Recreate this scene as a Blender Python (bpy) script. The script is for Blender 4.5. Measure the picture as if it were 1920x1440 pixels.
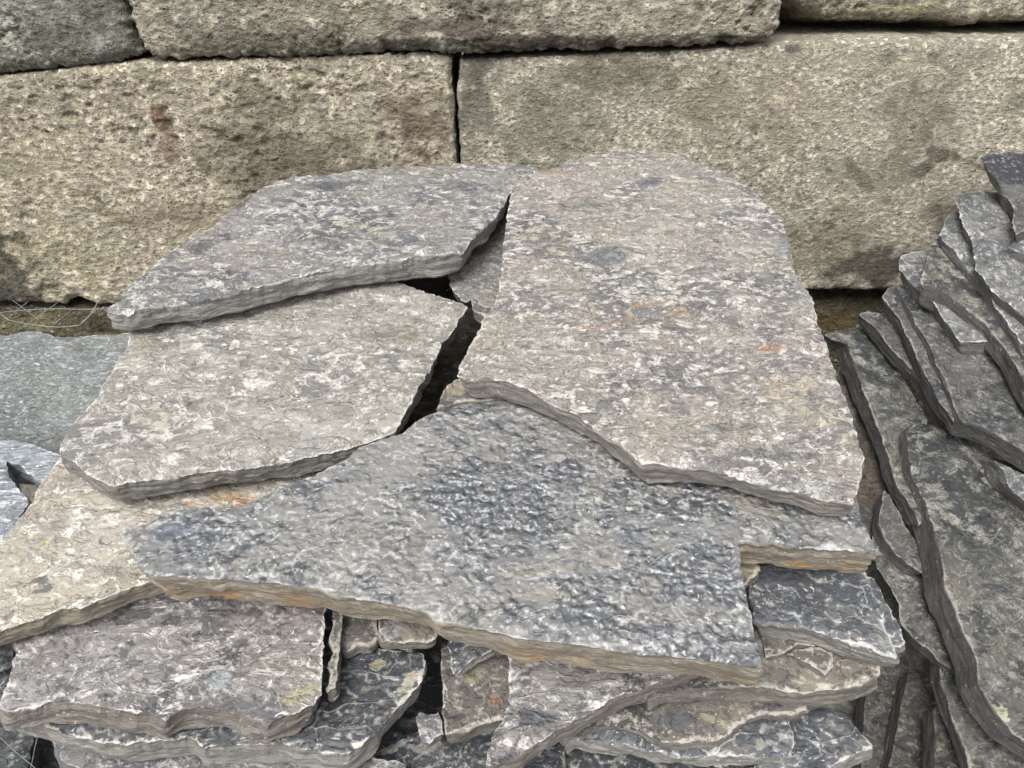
import bpy, math, random
import numpy as np
from mathutils import Vector, Matrix
from mathutils.geometry import delaunay_2d_cdt
from mathutils.kdtree import KDTree

# ------------------------------------------------------------------ camera, sky, sun
scene = bpy.context.scene
for o in list(bpy.data.objects):
    bpy.data.objects.remove(o)
PITCH = math.radians(30.0)
FPX = 1450.0
CAMZ = 1.65
cam_data = bpy.data.cameras.new("camera")
cam_data.sensor_width = 36.0
cam_data.lens = FPX / 1920.0 * 36.0
cam_data.clip_start = 0.02
cam_data.clip_end = 2000.0
cam = bpy.data.objects.new("camera", cam_data)
cam.location = (0, 0, CAMZ)
cam.rotation_euler = (math.pi / 2 - PITCH, 0, 0)
scene.collection.objects.link(cam)
scene.camera = cam

SUN_EL, SUN_AZ = math.radians(52), math.radians(203)     # azimuth from +Y, clockwise
world = bpy.data.worlds.new("World")
scene.world = world
world.use_nodes = True
wt = world.node_tree
wt.nodes.clear()
wo = wt.nodes.new("ShaderNodeOutputWorld")
bg = wt.nodes.new("ShaderNodeBackground")
sky = wt.nodes.new("ShaderNodeTexSky")
sky.sky_type = 'NISHITA'
sky.sun_disc = False
sky.sun_elevation = SUN_EL
sky.sun_rotation = SUN_AZ
sky.air_density = 1.0
sky.dust_density = 6.0
sky.ozone_density = 1.0
hs = wt.nodes.new("ShaderNodeHueSaturation")
hs.inputs['Saturation'].default_value = 0.20
wt.links.new(sky.outputs[0], hs.inputs['Color'])
wt.links.new(hs.outputs[0], bg.inputs[0])
bg.inputs[1].default_value = 0.15
wt.links.new(bg.outputs[0], wo.inputs[0])

sun_data = bpy.data.lights.new("sun", 'SUN')
sun_data.energy = 1.1
sun_data.angle = math.radians(25)
sun_data.color = (1.0, 0.97, 0.93)
sun = bpy.data.objects.new("sun", sun_data)
sd = Vector((math.sin(SUN_AZ) * math.cos(SUN_EL), math.cos(SUN_AZ) * math.cos(SUN_EL), math.sin(SUN_EL)))
sun.rotation_euler = sd.to_track_quat('Z', 'Y').to_euler()
sun.location = sd * 10
scene.collection.objects.link(sun)
scene.view_settings.view_transform = 'Standard'
scene.view_settings.look = 'None'
scene.view_settings.gamma = 1.0
scene.view_settings.exposure = 0.50
scene.cycles.max_bounces = 5
scene.cycles.diffuse_bounces = 3

# ------------------------------------------------------------------ maths helpers
C0 = np.array([0, 0, CAMZ])
FW = np.array([0, math.cos(PITCH), -math.sin(PITCH)])
UP = np.array([0, math.sin(PITCH), math.cos(PITCH)])
RT = np.array([1.0, 0, 0])


def ray(px, py):
    return FW + (px - 960) / FPX * RT - (py - 720) / FPX * UP


def project(P):
    d = P - C0
    w = d @ FW
    w = np.where(w < 0.05, 0.05, w)
    return np.stack([960 + FPX * (d @ RT) / w, 720 - FPX * (d @ UP) / w], -1)


def hash3(ix, iy, iz):
    h = (ix * 374761393 + iy * 668265263 + iz * 2147483647 * 3) & 0xFFFFFFFF
    h = (h ^ (h >> 13)) * 1274126177 & 0xFFFFFFFF
    h = (h ^ (h >> 16)) * 2246822519 & 0xFFFFFFFF
    return (h ^ (h >> 15)) & 0xFFFFFFFF


def perlin(x, y, z):
    x, y, z = np.broadcast_arrays(np.asarray(x, float), np.asarray(y, float), np.asarray(z, float))
    xi, yi, zi = np.floor(x).astype(np.int64), np.floor(y).astype(np.int64), np.floor(z).astype(np.int64)
    fx, fy, fz = x - xi, y - yi, z - zi
    u, v, w = [f * f * f * (f * (f * 6 - 15) + 10) for f in (fx, fy, fz)]
    out = 0
    for dx in (0, 1):
        for dy in (0, 1):
            for dz in (0, 1):
                h = hash3(xi + dx, yi + dy, zi + dz)
                gx = (h & 1023) / 511.5 - 1
                gy = ((h >> 10) & 1023) / 511.5 - 1
                gz = ((h >> 20) & 1023) / 511.5 - 1
                d = gx * (fx - dx) + gy * (fy - dy) + gz * (fz - dz)
                out = out + d * (u if dx else 1 - u) * (v if dy else 1 - v) * (w if dz else 1 - w)
    return out * 1.1


def fbm(x, y, z, octaves=4, gain=0.5):
    s, a, f = 0, 1.0, 1.0
    for k in range(octaves):
        s = s + a * perlin(x * f + 17.3 * k, y * f - 9.1 * k, z * f + 5.7 * k)
        a *= gain
        f *= 2.03
    return s


def sstep(a, b, x):
    t = np.clip((x - a) / (b - a), 0, 1)
    return t * t * (3 - 2 * t)


def resample(poly, s):
    pts = []
    n = len(poly)
    for i in range(n):
        a, b = poly[i], poly[(i + 1) % n]
        k = max(1, int(round(np.linalg.norm(b - a) / s)))
        for j in range(k):
            pts.append(a + (b - a) * j / k)
    return np.array(pts)


def in_poly(pts, poly):
    order = np.argsort(pts[:, 1], kind='stable')
    x, y = pts[order, 0], pts[order, 1]
    inside = np.zeros(len(pts), bool)
    n = len(poly)
    for i in range(n):
        x1, y1 = poly[i]
        x2, y2 = poly[(i + 1) % n]
        if y1 == y2:
            continue
        a, b = np.searchsorted(y, (min(y1, y2), max(y1, y2)))
        if b > a:
            inside[a:b] ^= x[a:b] < (x2 - x1) * (y[a:b] - y1) / (y2 - y1) + x1
    out = np.zeros(len(pts), bool)
    out[order] = inside
    return out


def dist_poly(pts, poly):
    nx = np.roll(poly, -1, 0)
    fine = np.concatenate([poly + (nx - poly) * t for t in (0, .25, .5, .75)])
    kd = KDTree(len(fine))
    for i, (u, v) in enumerate(fine.tolist()):
        kd.insert((u, v, 0), i)
    kd.balance()
    return np.array([kd.find((u, v, 0))[2] for u, v in pts.tolist()])


# ------------------------------------------------------------------ node helpers
class NT:
    def __init__(self, name):
        self.m = bpy.data.materials.new(name)
        self.m.use_nodes = True
        self.t = self.m.node_tree
        self.t.nodes.clear()
        self.out = self.t.nodes.new("ShaderNodeOutputMaterial")
        self.b = self.t.nodes.new("ShaderNodeBsdfPrincipled")
        self.t.links.new(self.b.outputs[0], self.out.inputs[0])

    def put(self, sock, v):
        if v is None:
            return
        if isinstance(v, bpy.types.NodeSocket):
            self.t.links.new(v, sock)
        else:
            if sock.type == 'RGBA' and len(v) == 3:
                v = (*v, 1)
            sock.default_value = v

    def n(self, kind, **kw):
        nd = self.t.nodes.new(kind)
        for k, v in kw.items():
            setattr(nd, k, v)
        return nd

    def math(self, op, a, b=None, c=None, clamp=False):
        nd = self.n("ShaderNodeMath", operation=op, use_clamp=clamp)
        self.put(nd.inputs[0], a)
        self.put(nd.inputs[1], b)
        self.put(nd.inputs[2], c)
        return nd.outputs[0]

    def vmath(self, op, a, b=None):
        nd = self.n("ShaderNodeVectorMath", operation=op)
        self.put(nd.inputs[0], a)
        self.put(nd.inputs[1], b)
        return nd.outputs[0]

    def noise(self, co, scale, detail=4, rough=0.55, dist=0.0, color=False):
        nd = self.n("ShaderNodeTexNoise")
        self.put(nd.inputs['Vector'], co)
        nd.inputs['Scale'].default_value = scale
        nd.inputs['Detail'].default_value = detail
        nd.inputs['Roughness'].default_value = rough
        nd.inputs['Distortion'].default_value = dist
        return nd.outputs['Color' if color else 'Fac']

    def voro(self, co, scale, feature='F1', rand=1.0):
        nd = self.n("ShaderNodeTexVoronoi", feature=feature)
        self.put(nd.inputs['Vector'], co)
        nd.inputs['Scale'].default_value = scale
        nd.inputs['Randomness'].default_value = rand
        return nd

    def mapping(self, co, loc=(0, 0, 0), rot=(0, 0, 0), scale=(1, 1, 1)):
        nd = self.n("ShaderNodeMapping")
        self.put(nd.inputs['Vector'], co)
        nd.inputs['Location'].default_value = loc
        nd.inputs['Rotation'].default_value = rot
        nd.inputs['Scale'].default_value = scale
        return nd.outputs[0]

    def step(self, v, a, b, lo=0.0, hi=1.0):
        nd = self.n("ShaderNodeMapRange", interpolation_type='SMOOTHSTEP')
        self.put(nd.inputs['Value'], v)
        nd.inputs['From Min'].default_value = a
        nd.inputs['From Max'].default_value = b
        nd.inputs['To Min'].default_value = lo
        nd.inputs['To Max'].default_value = hi
        return nd.outputs[0]

    def mix(self, f, a, b, blend='MIX'):
        nd = self.n("ShaderNodeMix", data_type='RGBA', blend_type=blend)
        self.put(nd.inputs['Factor'], f)
        self.put(nd.inputs['A'] if False else nd.inputs[6], a)
        self.put(nd.inputs[7], b)
        return nd.outputs[2]

    def attr(self, name, out='Fac'):
        nd = self.n("ShaderNodeAttribute", attribute_name=name)
        return nd.outputs[out]

    def line(self, v, level, w):
        """1 on the contour v == level, falling to 0 at distance w"""
        d = self.math('ABSOLUTE', self.math('SUBTRACT', v, level))
        return self.step(d, 0.0, w, 1.0, 0.0)


def rock_material(name, dark=(.075, .08, .088), mid=(.22, .205, .18), light=(.52, .49, .43), tan=(.27, .23, .165),
                  side=(.235, .215, .19), seed=0, rot=0.0, stretch=2.0, freq=1.0, lightness=0.5, darkness=0.5,
                  vein=0.6, gloss=0.0, dimple=0.0, bump=1.0, rust=0.0, pits=0.0, grain=0.0, tanness=0.5, rimw=0.6,
                  pink=0.3, speck=0.4):
    N = NT(name)
    tc = N.n("ShaderNodeTexCoord").outputs['Object']
    r = random.Random(seed)
    off = tuple(r.uniform(-9, 9) for _ in range(3))
    raw = N.mapping(tc, loc=off)
    co = N.mapping(tc, loc=off, rot=(0, 0, rot), scale=(1.0 / math.sqrt(stretch), math.sqrt(stretch), 1.0))

    def warp(v, scale, amt, det=2):
        wv = N.vmath('SUBTRACT', N.noise(v, scale, det, .6, color=True), (.5, .5, .5))
        sc = N.n("ShaderNodeVectorMath", operation='SCALE')
        N.put(sc.inputs[0], wv)
        sc.inputs['Scale'].default_value = amt
        return N.vmath('ADD', v, sc.outputs[0])
    cow = warp(co, 12 * freq, .075 / freq)
    nl = N.noise(raw, 5.0, 4, .6)                      # broad tone
    nb = N.noise(cow, 15 * freq, 7, .64)               # blotches with crisp fractal edges
    nc = N.noise(cow, 42 * freq, 6, .68)               # crust and small flakes
    nf = N.noise(co, 300, 2, .7)                       # grit
    tn = N.noise(raw, 9, 5, .65)
    pk = N.noise(raw, 6.5, 5, .65)
    # ground colour: soft tonal changes
    c = N.mix(N.step(nb, .34, .66), tuple(m * 1.14 for m in mid), tuple(m * .70 for m in mid))
    c = N.mix(N.math('MULTIPLY', N.step(tn, .46, .62), tanness), c, tan)
    c = N.mix(N.math('MULTIPLY', N.step(pk, .48, .64), pink), c, (mid[0] * 1.08, mid[1] * .97, mid[2] * .99))
    # dark patches: broad areas broken up by the fine noise
    dv = N.math('ADD', N.math('MULTIPLY_ADD', N.math('SUBTRACT', nl, .5), 1.1, nb), N.math('MULTIPLY', N.math('SUBTRACT', nc, .5), .75))
    th = .33 + .22 * darkness
    dk = N.step(dv, th + .035, th - .045)
    c = N.mix(N.math('MULTIPLY', dk, .82), c, dark)
    # crusts: a paler film with a ragged white outline
    cv = N.math('ADD', N.math('MULTIPLY_ADD', N.math('SUBTRACT', nl, .5), -.45, nc), N.math('MULTIPLY', N.math('SUBTRACT', nb, .5), .35))
    tl = .68 - .22 * lightness
    film = N.step(cv, tl - .01, tl + .05)
    film = N.math('MULTIPLY', film, N.step(nf, .25, .55))
    c = N.mix(N.math('MULTIPLY', film, .48), c, light)
    heavy = N.math('MULTIPLY', N.step(cv, tl + .095, tl + .13), N.step(nf, .30, .55))
    white = tuple(min(.78, l * 1.30) for l in light)
    c = N.mix(N.math('MULTIPLY', heavy, .36), c, white)
    ring = N.line(cv, tl + .005, .009)
    gate = N.step(N.noise(raw, 21, 3, .6), .44, .60)
    vv = N.math('MAXIMUM', N.line(nb, .475, .009), N.math('MULTIPLY', N.line(nb, .58, .008), .8))
    web = N.voro(cow, 13 * freq, 'DISTANCE_TO_EDGE').outputs['Distance']
    webl = N.math('MULTIPLY', N.step(web, .030, .006), N.math('MULTIPLY', N.step(nc, .38, .55), N.step(N.noise(raw, 8, 2, .5), .44, .56)))
    vv = N.math('MULTIPLY', N.math('MAXIMUM', ring, vv), gate)
    vv = N.math('MAXIMUM', vv, N.math('MULTIPLY', webl, .8))
    c = N.mix(N.math('MULTIPLY', vv, vein), c, white)
    crk = N.math('MULTIPLY', N.line(N.noise(cow, 9 * freq, 6, .6), .5, .004), N.step(tn, .46, .54))
    crk = N.math('MULTIPLY', crk, 0.15 if dimple > 0 else 1.0)
    crk = crk if dimple > 0 else N.math('MAXIMUM', crk, N.math('MULTIPLY', N.line(nc, .44, .012), N.step(pk, .47, .56)))
    c = N.mix(N.math('MULTIPLY', crk, .6), c, tuple(x * .6 for x in dark))
    if dimple > 0:                                     # dusty taupe seams across the glossy face
        seam = N.noise(cow, 4.2, 5, .6)
        seam = N.math('MAXIMUM', N.line(seam, .5, .045), N.line(N.noise(cow, 7.5, 5, .6), .47, .030))
        c = N.mix(N.math('MULTIPLY', seam, .7), c, tuple(m * 1.12 for m in mid))
    # lips of real flake steps
    lip = N.math('MULTIPLY', N.attr('lip'), N.step(nc, .42, .56))
    c = N.mix(N.math('MULTIPLY', lip, .6), c, white)
    # scattered light specks
    sp = N.step(N.noise(cow, 150, 2, .5), .735 - .12 * speck, .755 - .12 * speck)
    c = N.mix(N.math('MULTIPLY', sp, .75), c, white)
    c = N.mix(1.0, c, N.mix(nf, (.66, .66, .66), (1.36, 1.36, 1.36)), 'MULTIPLY')
    if pits > 0:
        vp = N.voro(raw, 130).outputs['Distance']
        pm = N.math('MULTIPLY', N.step(vp, .22, .12), N.step(N.noise(raw, 30, 2), .52, .60))
        c = N.mix(N.math('MULTIPLY', pm, pits), c, (.03, .03, .03))
    # stains laid on the stone at mesh resolution, ragged by the same noises
    st = N.n("ShaderNodeAttribute", attribute_name='stain')
    sa = N.math('ADD', st.outputs['Alpha'], N.math('ADD', N.math('MULTIPLY', N.math('SUBTRACT', nc, .5), 2.2), N.math('MULTIPLY', N.math('SUBTRACT', nb, .5), 1.8)))
    sa = N.math('MULTIPLY', N.step(sa, .42, .60), N.step(st.outputs['Alpha'], .02, .12))
    c = N.mix(N.math('MULTIPLY', sa, .78), c, st.outputs['Color'])
    # sides: bedding laminae
    smap = N.mapping(warp(tc, 25, .010), loc=off, scale=(9, 9, 110))
    s1 = N.noise(smap, 1.5, 7, .68)
    smap2 = N.mapping(tc, loc=off, scale=(40, 40, 220))
    s2 = N.noise(smap2, 2.4, 4, .65)
    sn = N.noise(raw, 26, 5, .65)
    sb = N.mix(N.step(s1, .30, .70), tuple(x * .82 for x in side), tuple(min(.7, x * 1.18) for x in side))
    sb = N.mix(N.math('MULTIPLY', N.line(s1, .46, .012), .55), sb, tuple(x * .45 for x in side))
    sb = N.mix(N.math('MULTIPLY', N.step(sn, .48, .62), .5), sb, tuple(min(.7, a * .8 + b * .22) for a, b in zip(side, light)))
    sb = N.mix(N.math('MULTIPLY', N.step(sn, .44, .34), .5), sb, tuple(a * .55 for a in side))
    sb = N.mix(1.0, sb, N.mix(s2, (.62, .62, .62), (1.40, 1.40, 1.40)), 'MULTIPLY')
    sb = N.mix(N.math('MULTIPLY', N.step(N.noise(raw, 110, 3, .6), .655, .68), .6), sb, white)
    if rust > 0:
        rs = N.math('MULTIPLY', N.step(s1, .46, .60), N.step(N.noise(raw, 7, 3), .45, .56))
        low = N.attr('down')
        rs = N.math('MULTIPLY', rs, N.math('MULTIPLY', N.step(low, .35, .6), N.step(low, 1.0, .85)))
        sb = N.mix(N.math('MULTIPLY', rs, min(1, rust * 1.3)), sb, (.36, .19, .05))
    sd_ = N.attr('side')
    c = N.mix(sd_, c, sb)
    rim = N.attr('rim')
    rimn = N.math('ADD', rim, N.math('ADD', N.math('MULTIPLY', N.math('SUBTRACT', nc, .5), 2.4), N.math('MULTIPLY', N.math('SUBTRACT', nl, .5), 2.4)))
    rimn = N.math('MULTIPLY', N.step(rimn, .72, 1.0), N.step(rim, .2, .5))
    c = N.mix(N.math('MULTIPLY', rimn, rimw), c, white)
    N.put(N.b.inputs['Base Color'], c)
    ro = N.math('MULTIPLY_ADD', dk, -(.08 + .16 * gloss), .76 - .20 * gloss)
    ro = N.math('MAXIMUM', ro, N.math('MULTIPLY', sd_, .78))
    N.put(N.b.inputs['Roughness'], ro)
    N.b.inputs['Specular IOR Level'].default_value = .45 + .45 * gloss
    terr = N.math('ADD', N.math('MULTIPLY', N.step(nb, .465, .49), .9),
                  N.math('ADD', N.math('MULTIPLY', N.step(nb, .57, .59), .8), N.math('MULTIPLY', N.step(cv, tl, tl + .03), .5)))
    h = N.math('MULTIPLY_ADD', nf, .22 + .5 * grain, N.math('MULTIPLY_ADD', webl, .9, terr))
    h = N.math('MULTIPLY_ADD', nc, 1.8, h)
    if dimple > 0:
        dn = N.noise(raw, 84, 1, .3, dist=.2)
        dn2 = N.noise(co, 42, 2, .5, dist=.5)
        h = N.math('MULTIPLY_ADD', N.math('MULTIPLY', N.math('SUBTRACT', dn, .5), N.math('MULTIPLY', N.step(seam, .1, .8, 1.0, .35), N.step(dv, th + .20, th - .08, .60, 1.0))), 5.8 * dimple, N.math('MULTIPLY', h, .10))
        h = N.math('MULTIPLY_ADD', dn2, 2.0 * dimple, h)
    hsd = N.math('ADD', N.math('MULTIPLY', s1, 1.4), N.math('ADD', N.math('MULTIPLY', s2, 1.6), N.math('MULTIPLY', sn, 2.6)))
    hm = N.n("ShaderNodeMix", data_type='FLOAT')
    N.put(hm.inputs[0], sd_)
    N.put(hm.inputs[2], h)
    N.put(hm.inputs[3], hsd)
    bp = N.n("ShaderNodeBump")
    bp.inputs['Strength'].default_value = 1.0
    bp.inputs['Distance'].default_value = 0.0026 * bump
    N.put(bp.inputs['Height'], hm.outputs[0])
    N.put(N.b.inputs['Normal'], bp.outputs[0])
    return N.m


def concrete_material(name, base=(.43, .375, .27), dark=(.13, .115, .08), green=(.20, .21, .13), seed=0, pit=0.5,
                      grainscale=1.0, pebble=0.3, bump=1.0):
    N = NT(name)
    tc = N.n("ShaderNodeTexCoord").outputs['Object']
    r = random.Random(seed + 77)
    off = tuple(r.uniform(-9, 9) for _ in range(3))
    raw = N.mapping(tc, loc=off)
    hor = N.mapping(tc, loc=off, scale=(.92, 1.12, 1))
    nl = N.noise(raw, 3.2, 4, .6)
    nm = N.noise(raw, 11, 5, .65)
    ng = N.noise(hor, 44 * grainscale, 6, .68)
    nf = N.noise(hor, 210, 3, .7)
    c = N.mix(N.step(nm, .38, .66), base, tuple(b * .80 for b in base))
    c = N.mix(N.math('MULTIPLY', N.step(nl, .47, .63), .55), c, (base[0] * .62, base[1] * .66, base[2] * .68))
    c = N.mix(N.math('MULTIPLY', N.step(N.noise(raw, 5.5, 4, .7), .52, .66), .5), c, green)
    # crumbly grains
    c = N.mix(N.step(ng, .36, .56), tuple(b * .58 for b in base), c)
    c = N.mix(N.math('MULTIPLY', N.step(ng, .60, .72), .45), c, tuple(min(.72, b * 1.5) for b in base))
    # pits
    pm = N.math('MULTIPLY', N.step(ng, .42, .33), N.step(nm, .40, .52))
    c = N.mix(N.math('MULTIPLY', pm, pit), c, dark)
    # pebbles of the aggregate, each cell its own colour
    wv = N.vmath('SUBTRACT', N.noise(raw, 60, 2, .5, color=True), (.5, .5, .5))
    sc = N.n("ShaderNodeVectorMath", operation='SCALE')
    N.put(sc.inputs[0], wv)
    sc.inputs['Scale'].default_value = 0.012
    cw = N.vmath('ADD', hor, sc.outputs[0])
    pebh = None
    for k, (s, thr) in enumerate(((42, .78), (85, .66))):
        v = N.voro(cw, s)
        sep = N.n("ShaderNodeSeparateColor")
        N.put(sep.inputs[0], v.outputs['Color'])
        m = N.math('MULTIPLY', N.step(v.outputs['Distance'], .36, .28), N.step(sep.outputs[0], thr - .02 - .25 * pebble, thr + .0 - .25 * pebble))
        ramp = N.n("ShaderNodeValToRGB")
        ramp.color_ramp.interpolation = 'CONSTANT'
        cols = [(.50, .45, .36), (.13, .14, .145), (.62, .58, .50), (.30, .19, .12), (.21, .22, .19), (.42, .38, .31), (.55, .50, .42)]
        el = ramp.color_ramp.elements
        el[0].position, el[0].color = 0, (*cols[0], 1)
        el[1].position, el[1].color = 1 / 7, (*cols[1], 1)
        for q in range(2, 7):
            e = el.new(q / 7)
            e.color = (*cols[q], 1)
        N.put(ramp.inputs[0], sep.outputs[1])
        c = N.mix(N.math('MULTIPLY', m, .7), c, ramp.outputs[0])
        hgt = N.math('MULTIPLY', m, N.math('SUBTRACT', .5, v.outputs['Distance']))
        pebh = hgt if pebh is None else N.math('MAXIMUM', pebh, hgt)
    c = N.mix(1.0, c, N.mix(nf, (.60, .60, .60), (1.46, 1.46, 1.46)), 'MULTIPLY')
    st = N.n("ShaderNodeAttribute", attribute_name='stain')
    sa = N.step(N.math('MULTIPLY_ADD', N.math('SUBTRACT', ng, .5), 1.1, N.math('MULTIPLY_ADD', N.math('SUBTRACT', nm, .5), .9, N.math('MULTIPLY', st.outputs['Alpha'], 1.12))), .05, .90)
    sa = N.math('MULTIPLY', sa, .85)
    c = N.mix(sa, c, N.mix(1.0, st.outputs['Color'], N.mix(nf, (.6, .6, .6), (1.4, 1.4, 1.4)), 'MULTIPLY'))
    # darker colour in the real pits of the mesh
    c = N.mix(N.math('MULTIPLY', N.attr('lip'), .55), c, dark)
    N.put(N.b.inputs['Base Color'], c)
    N.b.inputs['Roughness'].default_value = .9
    N.b.inputs['Specular IOR Level'].default_value = .25
    h = N.math('MULTIPLY_ADD', nf, .8, N.math('MULTIPLY', N.step(ng, .30, .62), 2.6))
    h = N.math('MULTIPLY_ADD', pebh, 4.0, h)
    bp = N.n("ShaderNodeBump")
    bp.inputs['Strength'].default_value = 1.0
    bp.inputs['Distance'].default_value = 0.0042 * bump
    N.put(bp.inputs['Height'], h)
    N.put(N.b.inputs['Normal'], bp.outputs[0])
    return N.m


# ------------------------------------------------------------------ planes
BASE = (0.66, 0.0, 0.20)            # z = a + bx x + by y : the lie of the main pile
RSTK = (0.0, -0.15, 0.45)           # the lie of the leaning stack on the right


def hit_plane(px, py, plane):
    a, bx, by = plane
    d = ray(px, py)
    t = (a - CAMZ) / (d[2] - bx * d[0] - by * d[1])
    return C0 + t * d


def frame_of(plane):
    a, bx, by = plane
    n = np.array([-bx, -by, 1.0])
    n /= np.linalg.norm(n)
    u = np.array([1.0, 0.0, bx])
    u /= np.linalg.norm(u)
    v = np.cross(n, u)
    return u, v, n


def hit_wall(px, py, Y):
    d = ray(px, py)
    return C0 + d * (Y / d[1])


def tag(o, label, cat, group=None):
    o['label'] = label
    o['category'] = cat
    if group:
        o['group'] = group
    return o


STATS = []


def build_piece(name, pts3, O, U, V, Nn, ext, mat, px_step=3.6, seed=0, rough=.0028, undul=.005, terrace=.0022,
                tfreq=9.0, chip=.0045, chipw=.007, side_amp=.0030, side_rows=13, strat=1.0, stains=(), pixel_of=None,
                pitdepth=0.0, round_=0.0, fine=.0008, bow=0.0, rimw=.006, steps=()):
    """one rock: outline pts3 on the plane (O,U,V,Nn), solid along ext. Local frame = plane frame."""
    P = np.array([[(p - O) @ U, (p - O) @ V] for p in pts3])
    area = .5 * np.sum(P[:, 0] * np.roll(P[:, 1], -1) - np.roll(P[:, 0], -1) * P[:, 1])
    if area < 0:
        P = P[::-1]
    cen3 = np.mean(pts3, 0)
    depth = max(.3, (cen3 - C0) @ FW)
    s = px_step * depth / FPX
    bd = resample(P, s * 1.0)
    # rough outline
    sx = seed * 13.7
    tang = np.roll(bd, -3, 0) - np.roll(bd, 3, 0)
    tang /= np.linalg.norm(tang, axis=1)[:, None] + 1e-9
    nor = np.stack([tang[:, 1], -tang[:, 0]], 1)
    r_ = .35 * np.abs(fbm(bd[:, 0] * 20 + sx, bd[:, 1] * 20, sx, 2, .5)) * 2 - .3 + .75 * fbm(bd[:, 0] * 48 + sx, bd[:, 1] * 48, sx, 4, .66)
    bd = bd + nor * (r_ * rough * 1.7)[:, None]
    nb_ = len(bd)
    lo, hi = bd.min(0), bd.max(0)
    nx, ny = int((hi[0] - lo[0]) / s) + 2, int((hi[1] - lo[1]) / (s * .87)) + 2
    gx, gy = np.meshgrid(np.arange(nx), np.arange(ny))
    G = np.stack([lo[0] + (gx + .5 * (gy % 2)) * s, lo[1] + gy * s * .87], -1).reshape(-1, 2)
    rng = np.random.RandomState(seed + 5)
    G = G + rng.uniform(-.22, .22, G.shape) * s
    W3 = O + G[:, :1] * U + G[:, 1:] * V
    q = project(W3)
    off = (q[:, 0] < -40) | (q[:, 0] > 1960) | (q[:, 1] < -40) | (q[:, 1] > 1480)
    keep = ~off | ((gx.reshape(-1) % 7 == 0) & (gy.reshape(-1) % 7 == 0))
    G = G[keep]
    G = G[in_poly(G, bd)]
    dG = dist_poly(G, bd)
    G, dG = G[dG > s * .55], dG[dG > s * .55]
    allp = np.concatenate([bd, G])
    res = delaunay_2d_cdt([Vector(p) for p in allp], [], [list(range(nb_))], 1, 1e-7)
    vv = np.array([(v.x, v.y) for v in res[0]])
    tris = np.array([list(f) for f in res[2] if len(f) == 3])
    # orient
    A = vv[tris]
    ar = (A[:, 1, 0] - A[:, 0, 0]) * (A[:, 2, 1] - A[:, 0, 1]) - (A[:, 2, 0] - A[:, 0, 0]) * (A[:, 1, 1] - A[:, 0, 1])
    tris[ar < 0] = tris[ar < 0][:, ::-1]
    used = np.unique(tris)
    remap = -np.ones(len(vv), int)
    remap[used] = np.arange(len(used))
    vv = vv[used]
    tris = remap[tris]
    # boundary loops
    e = np.concatenate([tris[:, [0, 1]], tris[:, [1, 2]], tris[:, [2, 0]]])
    key = {}
    for a, b in e:
        key[(a, b)] = 1
    nxt = {a: b for (a, b) in key if (b, a) not in key}
    d = dist_poly(vv, bd)
    x, y = vv[:, 0], vv[:, 1]
    # relief of the face
    z = undul * fbm(x * 5 + sx, y * 5, sx, 3)
    tn = fbm(x * tfreq - sx, y * tfreq * 1.5, 3.1 + sx, 4, .55) * 4.5
    fl = np.floor(tn)
    fr = tn - fl
    z = z + terrace * (fl + sstep(.84, 1.0, fr) - tn * .35)
    lip = sstep(.70, .90, fr) * sstep(1.0, .93, fr)
    z = z + fine * fbm(x * 90, y * 90, sx, 3)
    pit = 0
    if pitdepth > 0:
        pn = fbm(x * 26 + sx, y * 44, sx * .3, 4, .6)
        region = sstep(-.25, .35, fbm(x * 3.1, y * 3.1 + sx, 8.8, 2))
        pit = sstep(.05, .55, pn) * region
        z = z - pitdepth * pit - pitdepth * .5 * fbm(x * 60, y * 100, sx, 3)
        lip = pit
    for (sp, dz) in steps:
        wx = x + .006 * fbm(x * 25, y * 25, 5.5, 4, .6)
        wy = y + .006 * fbm(x * 25, y * 25, 15.5, 4, .6)
        ins = in_poly(np.stack([wx, wy], 1), sp)
        ds = dist_poly(np.stack([wx, wy], 1), sp)
        z = z + np.where(ins, dz * sstep(0, .004, ds), 0)
        lip = np.maximum(lip, np.where(ins, 0, sstep(.005, .0015, ds)) if dz < 0 else np.where(ins, sstep(.005, .0015, ds), 0))
    if bow:
        z = z + bow * ((x / (hi[0] - lo[0])) ** 2)
    cn = .45 + 1.1 * np.abs(fbm(x * 16 + 3, y * 16 + sx, 1.7, 3))
    z = z - chip * cn * np.exp(-d / chipw)
    if round_ > 0:
        t = np.clip(1 - d / round_, 0, 1)
        z = z - round_ * .75 * (1 - np.sqrt(1 - t * t * .98)) * (.6 + .8 * cn * .6)
    rim = np.exp(-d / rimw)
    nv = len(vv)
    co = [np.stack([x, y, z], 1)]
    side_at = [np.zeros(nv)]
    rim_at = [rim]
    lip_at = [lip]
    down_at = [np.zeros(nv)]
    faces = [tuple(t) for t in tris]
    mat_flat = []
    # walls
    ev = np.array([ext @ U, ext @ V, ext @ Nn])
    T = np.linalg.norm(ev)
    done = set()
    base_i = nv
    for start in list(nxt):
        if start in done:
            continue
        loop = []
        c = start
        while c not in done and c in nxt:
            done.add(c)
            loop.append(c)
            c = nxt[c]
        if len(loop) < 3:
            continue
        L = len(loop)
        lp = vv[loop]
        lz = z[loop]
        tg = np.roll(lp, -4, 0) - np.roll(lp, 4, 0) if L > 12 else np.roll(lp, -1, 0) - np.roll(lp, 1, 0)
        tg /= np.linalg.norm(tg, axis=1)[:, None] + 1e-9
        no = np.stack([tg[:, 1], -tg[:, 0]], 1)
        K = side_rows
        lps = lp.copy()
        for _ in range(10):
            lps = (np.roll(lps, 1, 0) + lps * 2 + np.roll(lps, -1, 0)) / 4
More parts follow.
